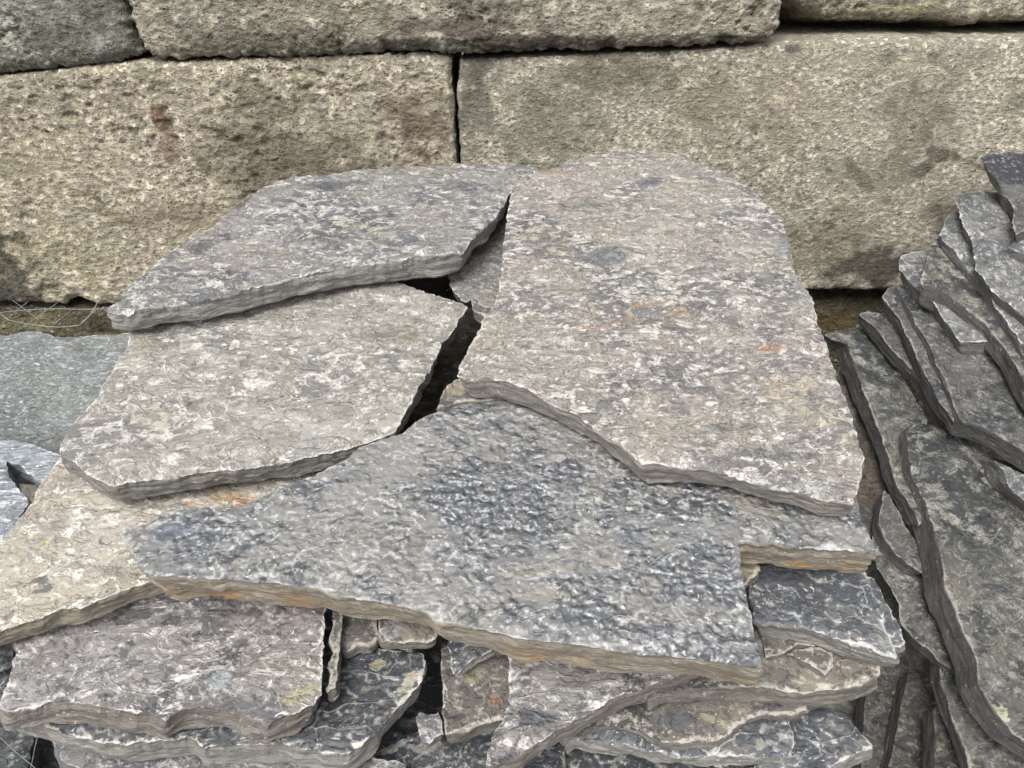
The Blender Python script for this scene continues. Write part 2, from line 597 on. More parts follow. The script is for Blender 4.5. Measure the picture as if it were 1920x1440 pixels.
        for k in range(K + 1):
            f = (k / K) ** (1.0 if T < .2 else 2.2)
            tv = 1 + (.16 * fbm(lp[:, 0] * 7 + sx, lp[:, 1] * 7, sx + 2, 3) + .10 * np.abs(perlin(lp[:, 0] * 24, lp[:, 1] * 24, sx)) if T < .2 else 0)
            zz = lz * (1 - f) + ev[2] * f * tv
            big = .75 * fbm(lp[:, 0] * 17 + sx, lp[:, 1] * 17, zz * 30, 4, .6)
            st_ = fbm(lp[:, 0] * 13 - sx, lp[:, 1] * 13, zz * 150 * strat, 3, .6)
            o_ = side_amp * (1.3 * big + .6 * st_) * min(1, k * .8)
            if T < .2:
                cr = perlin(lp[:, 0] * 19 + sx, lp[:, 1] * 19, zz * 32 + .2 * sx)
                cr2 = perlin(lp[:, 0] * 47 + sx, lp[:, 1] * 47, zz * 70)
                o_ = o_ + side_amp * (2.6 * np.abs(cr) + 1.0 * np.abs(cr2) - .8) * min(1, k * .6)
                li = np.floor(zz / .012 + 2.2 * perlin(lp[:, 0] * 6, lp[:, 1] * 6, sx + zz * 20))
                led = perlin(lp[:, 0] * 9 + li * 3.7, lp[:, 1] * 9 - li * 5.1, li * .77 + sx)
                o_ = o_ + side_amp * .5 * (sstep(-.08, .08, led) - .5 + led) * min(1, k)
            if k == K:
                o_ = o_ - side_amp * 1.2
            xy = lp + (lps - lp) * min(1.0, f * 1.6) + ev[:2] * f + no * o_[:, None]
            zb = zz + (side_amp * .5 * fbm(lp[:, 0] * 30, lp[:, 1] * 30, 4.4 + k, 2) if k else 0)
            co.append(np.stack([xy[:, 0], xy[:, 1], zb], 1))
            side_at.append(np.ones(L) * (1 if k else .6))
            rim_at.append(rim[loop] * (.8 if k == 0 else .3 if k == 1 else 0))
            lip_at.append(np.zeros(L))
            down_at.append(np.full(L, k / K))
        for k in range(K):
            a0 = base_i + k * L
            b0 = a0 + L
            for i in range(L):
                j = (i + 1) % L
                faces.append((a0 + i, b0 + i, b0 + j, a0 + j))
        faces.append(tuple(base_i + K * L + i for i in range(L))[::-1])
        base_i += (K + 1) * L
    co = np.concatenate(co)
    me = bpy.data.meshes.new(name)
    me.from_pydata(co.tolist(), [], faces)
    me.update()
    me.shade_smooth()
    if T < .2:
        sm = np.ones(len(me.polygons), bool)
        sm[len(tris):] = False
        me.polygons.foreach_set('use_smooth', sm)
    for nm, arr in (('side', side_at), ('rim', rim_at), ('lip', lip_at), ('down', down_at)):
        at = me.attributes.new(nm, 'FLOAT', 'POINT')
        at.data.foreach_set('value', np.concatenate(arr).astype(np.float32))
    colr = np.zeros((len(co), 4), np.float32)
    for (sp, rad, rgb, k) in stains:                 # sp: local 2-D centre, rad: (ru, rv), rotated by angle
        ang = sp[2] if len(sp) > 2 else 0
        dx, dy = co[:, 0] - sp[0], co[:, 1] - sp[1]
        ca, sa = math.cos(ang), math.sin(ang)
        dx, dy = dx * ca + dy * sa, -dx * sa + dy * ca
        rr = np.sqrt((dx / rad[0]) ** 2 + (dy / rad[1]) ** 2) + .9 * fbm(co[:, 0] * 16 + 9, co[:, 1] * 16, sp[0] * 50, 4)
        m = sstep(1.25, .35, rr) * k
        tot = np.maximum(colr[:, 3], m)
        w = (m / np.maximum(colr[:, 3] + m, 1e-6))[:, None]
        colr[:, :3] = colr[:, :3] * (1 - w) + np.array(rgb) * w
        colr[:, 3] = tot
    at = me.attributes.new('stain', 'FLOAT_COLOR', 'POINT')
    at.data.foreach_set('color', colr.reshape(-1))
    me.materials.append(mat)
    ob = bpy.data.objects.new(name, me)
    M = Matrix(((U[0], V[0], Nn[0], O[0]), (U[1], V[1], Nn[1], O[1]), (U[2], V[2], Nn[2], O[2]), (0, 0, 0, 1)))
    ob.matrix_world = M
    scene.collection.objects.link(ob)
    STATS.append((name, len(co)))
    return ob


def slab(poly, h, thick, mat, label, name='flagstone', cat='flagstone', group=None, stack=BASE, tilt=(0, 0),
         pair=None, stains=(), lean=1.0, **kw):
    """poly: outline in photo pixels, laid on the stack's plane raised by h, tilted about its centre"""
    if kw.get('px_step') == 3:
        kw.setdefault('chip', .0022)
        kw.setdefault('chipw', .004)
        kw.setdefault('side_amp', .002)
    pl = (stack[0] + h, stack[1], stack[2])
    c = np.mean(np.array(poly, float), 0)
    if tilt != (0, 0):
        p = hit_plane(c[0], c[1], pl)
        bx, by = pl[1] + tilt[0], pl[2] + tilt[1]
        pl = (p[2] - bx * p[0] - by * p[1], bx, by)
    pts = [hit_plane(x, y, pl) for x, y in poly]
    U, V, Nn = frame_of(pl)
    O = np.mean(pts, 0)
    ext = -Nn * thick
    if pair:                                         # lean of the edges: top pixel -> bottom pixel
        (ax, ay), (bx_, by_) = pair
        Pt = hit_plane(ax, ay, pl)
        d = ray(bx_, by_)
        best = None
        t0 = (Pt - C0) @ FW
        for t in np.linspace(t0 - thick * 1.5, t0 + thick * 2.5, 200):
            v = C0 + t * d - Pt
            l = np.linalg.norm(v)
            ca = (v @ -Nn) / (l + 1e-9)
            cost = lean * math.acos(max(-1, min(1, ca))) ** 2 + 1.2 * ((l - thick) / thick) ** 2
            if best is None or cost < best[0]:
                best = (cost, v)
        ext = best[1]
    sl = []
    for (sx, sy, rx, ry, rgb, k, *ang) in stains:
        q = hit_plane(sx, sy, pl)
        qa = hit_plane(sx + rx, sy, pl)
        qb = hit_plane(sx, sy + ry, pl)
        l0 = ((q - O) @ U, (q - O) @ V, ang[0] if ang else 0.0)
        sl.append((l0, (np.linalg.norm(qa - q), np.linalg.norm(qb - q)), rgb, k))
    stp = []
    for (sp, dz) in kw.pop('steps', ()):
        stp.append((np.array([[(hit_plane(a_, b_, pl) - O) @ U, (hit_plane(a_, b_, pl) - O) @ V] for a_, b_ in sp]), dz))
    ob = build_piece(name, pts, O, U, V, Nn, ext, mat, stains=sl, steps=stp, **kw)
    tag(ob, label, cat, group)
    return ob


def block(poly, Y, depth, mat, label, stains=(), group='concrete blocks of the retaining wall', yaw=0.0, drop=0.0, **kw):
    pts = [hit_wall(x, y, Y + yaw * (x - 960) / 960) for x, y in poly]
    U, V, Nn = np.array([1.0, 0, 0]), np.array([0, 0, 1.0]), np.array([0, -1.0, 0])
    O = np.mean(pts, 0)
    O[1] = Y
    sl = []
    for (sx, sy, rx, ry, rgb, k, *ang) in stains:
        q = hit_wall(sx, sy, Y)
        sc = np.linalg.norm(hit_wall(sx + 1, sy, Y) - q)
        sc2 = np.linalg.norm(hit_wall(sx, sy + 1, Y) - q)
        sl.append((((q - O) @ U, (q - O) @ V, ang[0] if ang else 0.0), (rx * sc, ry * sc2), rgb, k))
    ob = build_piece('concrete_block', pts, O, U, V, Nn, np.array([0, depth, -drop]), mat, stains=sl, strat=.05, **kw)
    tag(ob, label, 'concrete block', group)
    return ob

# ------------------------------------------------------------------ materials
M_top = rock_material('stone_silver', seed=1, lightness=.72, darkness=.46, mid=(0.225, 0.219, 0.211), dark=(0.090, 0.095, 0.108), light=(.50, .49, .455), stretch=1.7, rot=.15, vein=.85, pink=.3, tanness=.3, freq=1.15, side=(0.276, 0.267, 0.252), rimw=.5)
M_big = rock_material('stone_pink_grey', seed=2, lightness=.72, darkness=.40, mid=(0.285, 0.266, 0.240), dark=(0.117, 0.117, 0.117), light=(.56, .535, .50), tan=(0.284, 0.257, 0.203), stretch=1.4, rot=0.0, vein=.6, pits=.8, pink=.55, tanness=.6, freq=1.3, side=(0.267, 0.248, 0.227), rimw=.45)
M_left = rock_material('stone_warm_grey', seed=3, lightness=.70, darkness=.14, mid=(0.275, 0.262, 0.236), dark=(0.135, 0.131, 0.126), tan=(0.285, 0.262, 0.222), light=(.57, .55, .51), stretch=1.45, rot=.35, vein=.95, pink=.4, tanness=.5, freq=1.0, side=(0.221, 0.211, 0.194), rimw=.45)
M_blue = rock_material('stone_blue_grey', seed=4, lightness=.06, darkness=.66, mid=(.178, .174, .167), dark=(.078, .087, .098), light=(.42, .43, .43), stretch=1.4, vein=.30, gloss=.9, dimple=.85, rust=.8, side=(.26, .225, .175), pink=.1, tanness=.2, freq=.8, rimw=.35, speck=.5)
M_beige = rock_material('stone_beige', seed=5, lightness=.62, darkness=-.6, mid=(0.338, 0.310, 0.266), tan=(0.360, 0.324, 0.248), light=(.64, .61, .55), side=(0.264, 0.236, 0.188), stretch=1.5, rot=.4, vein=.75, tanness=.6)
M_front = rock_material('stone_mottled', seed=6, lightness=.60, darkness=.46, mid=(0.225, 0.216, 0.211), dark=(0.077, 0.077, 0.081), light=(.56, .54, .52), side=(0.200, 0.180, 0.160), stretch=1.6, rot=.3, vein=.9, pink=.45, tanness=.3, freq=1.1)
M_rgrey2 = rock_material('stone_plain_grey', seed=21, lightness=.35, darkness=.1, mid=(0.198, 0.194, 0.184), dark=(0.099, 0.099, 0.099), light=(.42, .41, .39), side=(0.136, 0.132, 0.124), stretch=1.3, vein=.4, tanness=.3, pink=.2, rimw=.4)
M_black = rock_material('stone_black', seed=7, lightness=.12, darkness=.98, mid=(0.077, 0.081, 0.090), dark=(0.027, 0.032, 0.041), light=(.40, .39, .35), side=(0.216, 0.208, 0.192), stretch=1.4, vein=.5, gloss=.5, tanness=.2, rimw=.85, bump=.7)
M_navy = rock_material('stone_navy', seed=8, lightness=.10, darkness=.95, mid=(0.112, 0.118, 0.124), dark=(0.055, 0.063, 0.074), light=(.5, .5, .48), side=(0.208, 0.200, 0.184), stretch=1.3, rot=.6, vein=.65, gloss=.6, tanness=.2, rimw=.55, bump=.6)
M_brown = rock_material('stone_brown', seed=9, lightness=.40, darkness=.60, mid=(0.144, 0.133, 0.119), dark=(0.045, 0.045, 0.047), light=(.42, .395, .35), side=(0.192, 0.180, 0.160), stretch=1.3, rot=.5, vein=.7, pink=.5, tanness=.4, rimw=.6)
M_rdark = rock_material('stone_slate_dark', seed=10, lightness=.50, darkness=.62, mid=(0.085, 0.083, 0.082), dark=(0.027, 0.030, 0.033), light=(0.244, 0.241, 0.230), side=(0.076, 0.073, 0.071), stretch=1.5, rot=-.9, vein=.95, tanness=.1, gloss=.3, pink=.0, rimw=.55)  # dark slate, albedo lowered further to stand in for missing occlusion
M_rshade = rock_material('stone_slate_shade', seed=19, lightness=.35, darkness=.7, mid=(.075, .070, .064), dark=(.028, .028, .028), light=(.20, .19, .17), side=(.055, .05, .047), stretch=1.4, rot=-1.2, vein=.6, tanness=.2, gloss=.2, pink=.0, rimw=.3)  # slate colour darkened to paint in the shade of the gaps
M_rmott = rock_material('stone_slate_mottled', seed=11, lightness=.68, darkness=.66, mid=(0.092, 0.090, 0.083), dark=(0.022, 0.027, 0.029), light=(0.273, 0.267, 0.237), side=(0.069, 0.066, 0.064), stretch=1.4, rot=-.9, vein=1.0, tanness=.2, freq=.8, gloss=.3, pink=0, rimw=.5)  # mottled slate, also darkened for shade among the leaning slabs
M_rgrey = rock_material('stone_slate_grey', seed=12, lightness=.38, darkness=.50, mid=(0.167, 0.166, 0.164), dark=(0.072, 0.075, 0.079), light=(.44, .44, .435), side=(0.136, 0.134, 0.132), stretch=1.6, rot=-.6, vein=.9, tanness=.1, gloss=.2, pink=0, rimw=.6)
M_rblack = rock_material('stone_slate_black', seed=13, lightness=-.3, darkness=1.3, mid=(0.045, 0.050, 0.056), dark=(0.022, 0.025, 0.033), light=(.30, .30, .30), side=(0.128, 0.128, 0.128), stretch=1.5, vein=.1, tanness=.1, gloss=.5, bump=.35, speck=0, pink=0)
M_lgrey = rock_material('stone_green_grey', seed=14, lightness=.30, darkness=.30, mid=(0.211, 0.225, 0.221), dark=(0.117, 0.126, 0.131), light=(.46, .49, .475), tan=(0.216, 0.234, 0.207), side=(0.160, 0.168, 0.168), stretch=2.2, rot=0, vein=.10, freq=2.4, grain=.8, tanness=.4, rimw=.3, pink=0, bump=.7)
M_lband = rock_material('stone_banded', seed=15, lightness=.60, darkness=.30, mid=(0.270, 0.297, 0.324), dark=(0.126, 0.140, 0.153), light=(.62, .66, .69), side=(0.176, 0.192, 0.208), stretch=3.5, rot=-.35, vein=.3, freq=1.2, tanness=.0, rimw=.4, pink=0, bump=.7)
M_lblack = rock_material('stone_dark_edge', seed=16, lightness=.0, darkness=.8, mid=(0.081, 0.090, 0.090), dark=(0.041, 0.045, 0.045), light=(.3, .32, .32), side=(0.056, 0.060, 0.060), vein=.1, tanness=.1, rimw=.3, pink=0)

C_left = concrete_material('concrete_sand', seed=1, base=(.76, .675, .52), pit=.9, grainscale=1.1, pebble=.42, bump=1.1)
C_right = concrete_material('concrete_grey', seed=2, base=(.70, .64, .515), green=(.31, .32, .22), pit=.35, grainscale=1.8, pebble=.15, bump=.75)
C_up = concrete_material('concrete_crumbly', seed=3, base=(.60, .55, .44), green=(.27, .28, .19), pit=.7, grainscale=.75, pebble=.40, bump=1.5)
C_upl = concrete_material('concrete_mossgrey', seed=4, base=(.47, .46, .40), green=(.25, .27, .21), pit=.6, grainscale=.75, pebble=.40, bump=1.5)
C_upr = concrete_material('concrete_pale', seed=5, base=(.55, .50, .38), green=(.36, .36, .22), pit=.5, grainscale=.8, pebble=.5, bump=1.2)
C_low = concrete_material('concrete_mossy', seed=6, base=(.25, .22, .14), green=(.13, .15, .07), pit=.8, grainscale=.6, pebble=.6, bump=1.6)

# ------------------------------------------------------------------ ground
gm = NT('gravel')
gco = gm.n("ShaderNodeTexCoord").outputs['Object']
gv = gm.voro(gco, 45)
gc = gm.mix(gm.noise(gco, 30, 5), (.10, .095, .085), (.26, .245, .22))
gc = gm.mix(1.0, gc, gm.mix(gv.outputs['Distance'], (1.2, 1.2, 1.2), (.35, .35, .35)), 'MULTIPLY')
gm.put(gm.b.inputs['Base Color'], gc)
gm.b.inputs['Roughness'].default_value = .95
gb = gm.n("ShaderNodeBump")
gb.inputs['Distance'].default_value = .01
gm.put(gb.inputs['Height'], gm.math('SUBTRACT', 1.0, gv.outputs['Distance']))
gm.put(gm.b.inputs['Normal'], gb.outputs[0])
me = bpy.data.meshes.new('ground')
me.from_pydata([(-300, -300, 0), (300, -300, 0), (300, 300, 0), (-300, 300, 0)], [], [(0, 1, 2, 3)])
me.materials.append(gm.m)
go = bpy.data.objects.new('ground', me)
go['kind'] = 'structure'
scene.collection.objects.link(go)

# ------------------------------------------------------------------ retaining wall of concrete blocks
YW = 2.27
DK = (.05, .045, .035)
block([(-420, 160), (-80, 148), (0, 142), (60, 136), (100, 130), (200, 122), (260, 114), (300, 118), (420, 113), (560, 110), (700, 104),
       (800, 101), (836, 104), (845, 112), (848, 160), (850, 200), (853, 260), (856, 320), (862, 440), (866, 548), (600, 556), (300, 562),
       (210, 574), (185, 576), (165, 569), (152, 562), (140, 558), (120, 572), (60, 571), (0, 570), (-80, 573), (-420, 580)],
      YW, .60, C_left, 'sandy pitted concrete block of the middle course with a rust brown stain', seed=101,
      pitdepth=.010, rough=.004, undul=.010, terrace=0, chip=.010, chipw=.012, round_=.02, side_amp=.006,
      stains=[(300, 222, 20, 34, (.20, .115, .08), .95), (320, 262, 26, 52, (.30, .21, .15), .6), (-10, 530, 95, 110, (.045, .045, .04), 1.0),
              (560, 310, 190, 95, (.17, .145, .10), .60), (500, 200, 90, 50, (.15, .125, .09), .45), (780, 235, 75, 70, (.18, .13, .09), .6), (330, 410, 160, 40, (.24, .19, .12), .45),
              (620, 145, 70, 14, (.55, .54, .38), .55), (60, 300, 150, 90, (.52, .45, .32), .35), (120, 480, 120, 70, (.52, .47, .30), .4)])
block([(862, 112), (930, 110), (1000, 107), (1150, 102), (1300, 95), (1400, 88), (1480, 78), (1560, 74), (1700, 71), (1920, 71), (2400, 66),
       (2400, 568), (2000, 556), (1760, 546), (1700, 543), (1640, 548), (1600, 545), (1520, 547), (1300, 550), (1000, 552), (872, 553),
       (868, 400), (860, 250), (856, 180)],
      YW + .012, .60, C_right, 'long grey green concrete block with black mould patches, right of the open joint', seed=102,
      pitdepth=.0035, rough=.003, undul=.007, terrace=0, chip=.006, chipw=.010, round_=.022, side_amp=.003,
      stains=[(895, 190, 50, 130, (.15, .145, .12), .7), (1020, 240, 130, 110, (.26, .25, .18), .6), (1160, 140, 160, 50, (.20, .19, .13), .6),
              (1460, 215, 140, 130, (.45, .39, .29), .45), (1620, 120, 190, 34, (.56, .52, .40), .70), (1660, 110, 22, 14, (.10, .11, .09), .9),
              (1490, 90, 14, 9, (.08, .085, .07), .9), (1752, 110, 20, 16, (.10, .10, .09), .9), (1632, 350, 46, 12, (.12, .11, .085), .7, -.7), (1600, 320, 50, 10, (.14, .125, .095), .6, -.8), (1752, 285, 46, 14, (.11, .10, .08), .75, -.3),
              (1730, 320, 30, 12, (.09, .09, .07), .9, .4), (1810, 300, 50, 10, (.14, .12, .08), .8, -.3), (1720, 230, 80, 120, (.20, .16, .12), .5), (1660, 330, 60, 40, (.36, .35, .27), .6),
              (1640, 500, 90, 50, (.07, .065, .055), .85), (1560, 450, 120, 60, (.22, .19, .12), .55), (1330, 190, 90, 80, (.22, .21, .13), .5), (1800, 420, 90, 50, (.13, .11, .08), .5)])
block([(-420, -505), (213, -505), (216, -100), (219, -30), (224, 0), (235, 40), (247, 75), (258, 100), (248, 108), (215, 116), (190, 121), (150, 125), (100, 130),
       (50, 136), (0, 142), (-80, 149), (-420, 160)],
      YW - .012, .60, C_upl, 'grey rough concrete block at the top left end of the wall', seed=103, pitdepth=.012, rough=.006,
      undul=.012, terrace=0, chip=.014, chipw=.016, round_=.04, side_amp=.008,
      stains=[(110, 60, 120, 40, (.14, .14, .11), .5), (170, 30, 40, 30, (.10, .11, .09), .6)])
block([(230, -505), (230, -100), (228, 0), (240, 40), (252, 70), (266, 98), (285, 108), (310, 113), (330, 118), (352, 110), (400, 108), (450, 109), (560, 110),
       (640, 104), (700, 102), (780, 97), (800, 95), (830, 101), (900, 103), (950, 100), (1050, 96), (1130, 93), (1230, 90), (1330, 85), (1400, 83), (1440, 79),
       (1458, 68), (1466, 45), (1472, 10), (1478, -30), (1482, -100), (1485, -505)],
      YW - .018, .60, C_up, 'wide crumbly concrete block in the top course, overhanging the joint below', seed=104, pitdepth=.013,
      rough=.006, undul=.012, terrace=0, chip=.014, chipw=.016, round_=.04, side_amp=.008,
      stains=[(460, 75, 170, 30, (.13, .12, .09), .6), (850, 50, 200, 22, (.17, .13, .11), .7), (980, 80, 300, 18, (.075, .065, .055), .9), (900, 15, 90, 18, (.11, .10, .09), .5), (560, 20, 220, 22, (.42, .38, .28), .4),
              (1350, 70, 120, 16, (.12, .11, .09), .5), (1290, 30, 90, 20, (.42, .36, .27), .4)])
block([(1440, -505), (1440, -14), (1470, -8), (1486, 2), (1500, 10), (1515, 20), (1526, 28), (1545, 35), (1570, 38), (1620, 36), (1660, 36), (1700, 40), (1740, 36),
       (1790, 39), (1820, 47), (1838, 44), (1850, 36), (1920, 37), (2400, 34), (2400, -505)],
      YW + .10, .55, C_upr, 'pale concrete block at the top right, set back on a ledge', seed=105, pitdepth=.010, rough=.005,
      undul=.008, terrace=0, chip=.010, chipw=.012, round_=.03, side_amp=.006,
      drop=.075, stains=[(1700, 15, 120, 12, (.45, .43, .24), .5), (1530, 8, 24, 12, (.10, .10, .08), .6)])
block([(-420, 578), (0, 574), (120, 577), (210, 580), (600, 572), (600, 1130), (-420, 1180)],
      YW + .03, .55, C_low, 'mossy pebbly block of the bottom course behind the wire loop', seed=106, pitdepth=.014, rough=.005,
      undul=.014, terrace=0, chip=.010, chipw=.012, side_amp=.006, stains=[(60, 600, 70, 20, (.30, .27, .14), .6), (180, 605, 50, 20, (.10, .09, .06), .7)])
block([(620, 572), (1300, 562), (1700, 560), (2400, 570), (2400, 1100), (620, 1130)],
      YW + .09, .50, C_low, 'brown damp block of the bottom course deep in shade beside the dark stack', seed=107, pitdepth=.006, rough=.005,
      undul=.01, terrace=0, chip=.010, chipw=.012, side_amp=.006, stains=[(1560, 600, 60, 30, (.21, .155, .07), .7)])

# ------------------------------------------------------------------ main pile (heights above the lie of the pile)
MP = 'slabs of the middle pile'
slab([(192, 572), (205, 562), (220, 555), (228, 540), (250, 526), (290, 492), (318, 472), (340, 455), (355, 438), (395, 418), (415, 400), (432, 384), (450, 374),
      (465, 360), (495, 344), (520, 335), (570, 328), (625, 322), (680, 317), (750, 318), (790, 312), (850, 304), (910, 302), (960, 303),
      (1006, 302), (1008, 312), (995, 330), (975, 345), (953, 364), (938, 392), (915, 415), (895, 432), (880, 452), (868, 470), (830, 478), (780, 480), (740, 487),
      (700, 491), (640, 500), (590, 510), (540, 520), (515, 529), (470, 539), (430, 551), (380, 560), (320, 567), (280, 572), (238, 581), (215, 580)],
     .170, .058, M_top, steps=[([(195, 560), (230, 530), (260, 545), (240, 600), (190, 600)], -.008), ([(410, 380), (450, 370), (470, 395), (440, 415), (400, 440), (370, 430)], -.006), ([(840, 400), (960, 350), (960, 420), (860, 480), (835, 450)], -.003)], label='silver grey slab at the top left of the pile, tip towards the wire loop', group=MP,
     seed=1, pair=((600, 508), (601, 549)), stains=[(640, 345, 60, 12, (.09, .095, .11), .8, .2), (390, 450, 60, 14, (.09, .095, .105), .6, .7),
     (880, 350, 60, 14, (.10, .105, .12), .5), (440, 380, 40, 10, (.07, .07, .08), .9, .8), (700, 430, 120, 20, (.36, .36, .28), .4)], rough=.0035, terrace=.0028)
slab([(245, 620), (238, 645), (225, 668), (212, 683), (186, 718), (181, 735), (160, 758), (142, 778), (128, 800), (112, 828), (107, 845), (112, 852), (135, 864), (150, 876), (170, 890),
      (200, 906), (230, 904), (260, 900), (320, 890), (380, 881), (450, 874), (525, 864), (590, 852), (650, 841), (700, 822), (742, 806), (769, 757),
      (795, 709), (814, 675), (825, 656), (832, 637), (844, 622), (858, 603), (870, 585), (878, 572), (862, 562), (840, 555), (800, 545), (775, 538), (750, 529),
      (700, 505), (600, 500), (420, 530), (275, 580)],
     .100, .055, M_left, steps=[([(690, 600), (780, 585), (860, 600), (900, 560), (900, 660), (830, 690), (750, 700), (720, 660)], -.003), ([(120, 880), (200, 860), (330, 850), (480, 845), (640, 825), (760, 800), (700, 900), (200, 940)], -.003)], label='warm grey blotchy slab under the top left slab, with a straight left edge', group=MP, seed=2,
     pair=((450, 874), (452, 908)), stains=[(270, 650, 26, 20, (.27, .255, .20), .9), (700, 630, 60, 25, (.24, .21, .19), .5), (300, 780, 80, 25, (.33, .31, .25), .5), (560, 830, 90, 25, (.25, .25, .24), .5), (430, 760, 60, 16, (.54, .53, .49), .5), (760, 640, 25, 40, (.26, .245, .19), .6)])
slab([(838, 514), (846, 538), (852, 548), (866, 560), (874, 567), (884, 560), (904, 572), (930, 575), (1010, 560), (1010, 380), (955, 366), (935, 405), (900, 440), (870, 480), (850, 500)],
     .085, .05, M_rgrey2, 'small grey slab wedged between the top left slab and the biggest slab', group=MP, seed=3, pair=((846, 538), (851, 556)))
slab([(882, 562), (893, 557), (906, 571), (925, 575), (920, 600), (903, 588), (886, 578)], .094, .03, M_brown,
     'tiny brown stone chip at the top of the dark crack between the big slabs', name='stone_chip', cat='stone chip', seed=4, rough=.002, px_step=3)
slab([(1006, 317), (985, 335), (972, 345), (960, 352), (955, 370), (950, 400), (945, 440), (942, 480), (937, 520), (934, 545), (924, 570), (908, 590), (890, 625),
      (875, 655), (862, 680), (856, 704), (870, 711), (886, 707), (905, 708), (930, 713), (960, 722), (1005, 739), (1042, 757), (1080, 776), (1105, 792), (1130, 811), (1170, 840), (1205, 868),
      (1235, 868), (1260, 872), (1310, 878), (1335, 880), (1360, 884), (1400, 893), (1430, 904), (1485, 914), (1525, 924), (1570, 932), (1604, 936), (1617, 905), (1622, 880), (1622, 860), (1612, 820), (1602, 790),
      (1590, 750), (1575, 715), (1560, 670), (1545, 625), (1535, 600), (1530, 575), (1522, 546), (1506, 525), (1492, 505), (1487, 470), (1478, 440),
      (1465, 405), (1450, 390), (1425, 365), (1400, 345), (1370, 325), (1340, 312), (1310, 305), (1285, 292), (1260, 285), (1220, 280), (1160, 282),
      (1100, 287), (1060, 298), (1035, 314), (1018, 319)],
     .165, .066, M_big, 'biggest slab of the pile, pinkish grey and flecked, with a rounded top against the wall', group=MP, seed=5,
     pair=((1170, 840), (1176, 876)), rough=.003, terrace=.0020, steps=[([(1240, 905), (1330, 890), (1400, 884), (1450, 868), (1500, 862), (1602, 861), (1640, 862), (1640, 960), (1400, 960)], -.006), ([(1482, 440), (1478, 465), (1492, 510), (1500, 540), (1506, 560), (1560, 560), (1540, 480), (1500, 420)], -.004)],
     stains=[(1215, 345, 45, 12, (.10, .105, .12), .8, .3), (1240, 290, 40, 6, (.40, .2, .10), .5), (1150, 605, 55, 5, (.37, .21, .12), .75, .3), (1200, 572, 60, 5, (.34, .23, .15), .7, .25), (1430, 655, 60, 6, (.38, .23, .14), .7, .1), (1250, 590, 150, 14, (.31, .25, .18), .5), (1040, 545, 70, 10, (.32, .25, .18), .5), (1000, 560, 10, 12, (.4, .2, .1), .6),
             (1130, 480, 60, 20, (.11, .12, .13), .6), (1120, 380, 50, 16, (.13, .135, .14), .5), (1330, 460, 60, 40, (.13, .125, .13), .35), (1490, 480, 18, 60, (.23, .25, .25), .8), (1500, 540, 22, 40, (.34, .35, .32), .6),
             (1500, 745, 90, 60, (.42, .37, .29), .5), (1520, 905, 90, 22, (.42, .42, .41), .7), (1360, 800, 40, 22, (.15, .16, .15), .6), (1050, 640, 60, 16, (.5, .47, .44), .5), (1020, 450, 60, 40, (.29, .265, .2), .5), (1460, 850, 120, 10, (.14, .145, .14), .6), (1050, 320, 80, 14, (.33, .26, .18), .5)])
slab([(228, 990), (260, 985), (280, 977), (310, 960), (350, 952), (380, 948), (425, 952), (445, 951), (480, 935), (515, 917), (550, 902), (585, 892),
      (615, 876), (645, 862), (672, 838), (710, 822), (750, 810), (780, 790), (820, 768), (850, 760), (880, 745), (900, 725), (1000, 720), (1200, 800),
      (1400, 850), (1600, 890), (1612, 955), (1625, 990), (1640, 1015), (1645, 1038), (1585, 1032), (1510, 1025), (1460, 1020), (1385, 1015), (1389, 1040), (1395, 1085),
      (1407, 1140), (1417, 1190), (1425, 1225), (1432, 1249), (1410, 1251), (1385, 1247), (1310, 1235), (1260, 1230), (1170, 1224), (1110, 1212), (1080, 1206), (1025, 1203),
      (960, 1192), (890, 1177), (850, 1168), (820, 1160), (800, 1146), (775, 1140), (700, 1125), (660, 1122), (620, 1115), (595, 1101), (560, 1095), (480, 1090), (415, 1084), (350, 1084),
      (290, 1080), (272, 1072), (260, 1060), (250, 1040), (235, 1010)],
     .097, .066, M_blue, 'broad blue grey slab with a glossy dimpled face and a notched right corner', group=MP, seed=6,
     pair=((1170, 1225), (1172, 1264)), rough=.0022, terrace=.0008, undul=.004, chip=.003, chipw=.006, side_amp=.003,
     stains=[(1270, 905, 40, 12, (.2, .19, .17), .7), (1420, 950, 50, 18, (.22, .205, .18), .8, -.3), (1050, 1060, 110, 20, (.22, .205, .175), .55, .15), (960, 840, 100, 60, (.19, .185, .18), .55), (1060, 1120, 120, 14, (.235, .22, .185), .6, -.1),
             (620, 1000, 120, 20, (.2, .195, .185), .5, .3), (700, 900, 120, 30, (.2, .195, .19), .5, .3), (330, 1000, 70, 25, (.075, .088, .115), .7), (1080, 1170, 80, 30, (.09, .10, .125), .5), (1200, 1000, 60, 40, (.095, .105, .13), .4)])
slab([(818, 765), (850, 756), (880, 748), (950, 745), (950, 700), (870, 706), (850, 710), (838, 722), (826, 742)], .104, .03, M_brown,
     'brown corner of thin stone peeking out under the lower left tip of the biggest slab', seed=7, rough=.002, px_step=3,
     stains=[(860, 730, 50, 30, (.30, .26, .19), .9)])
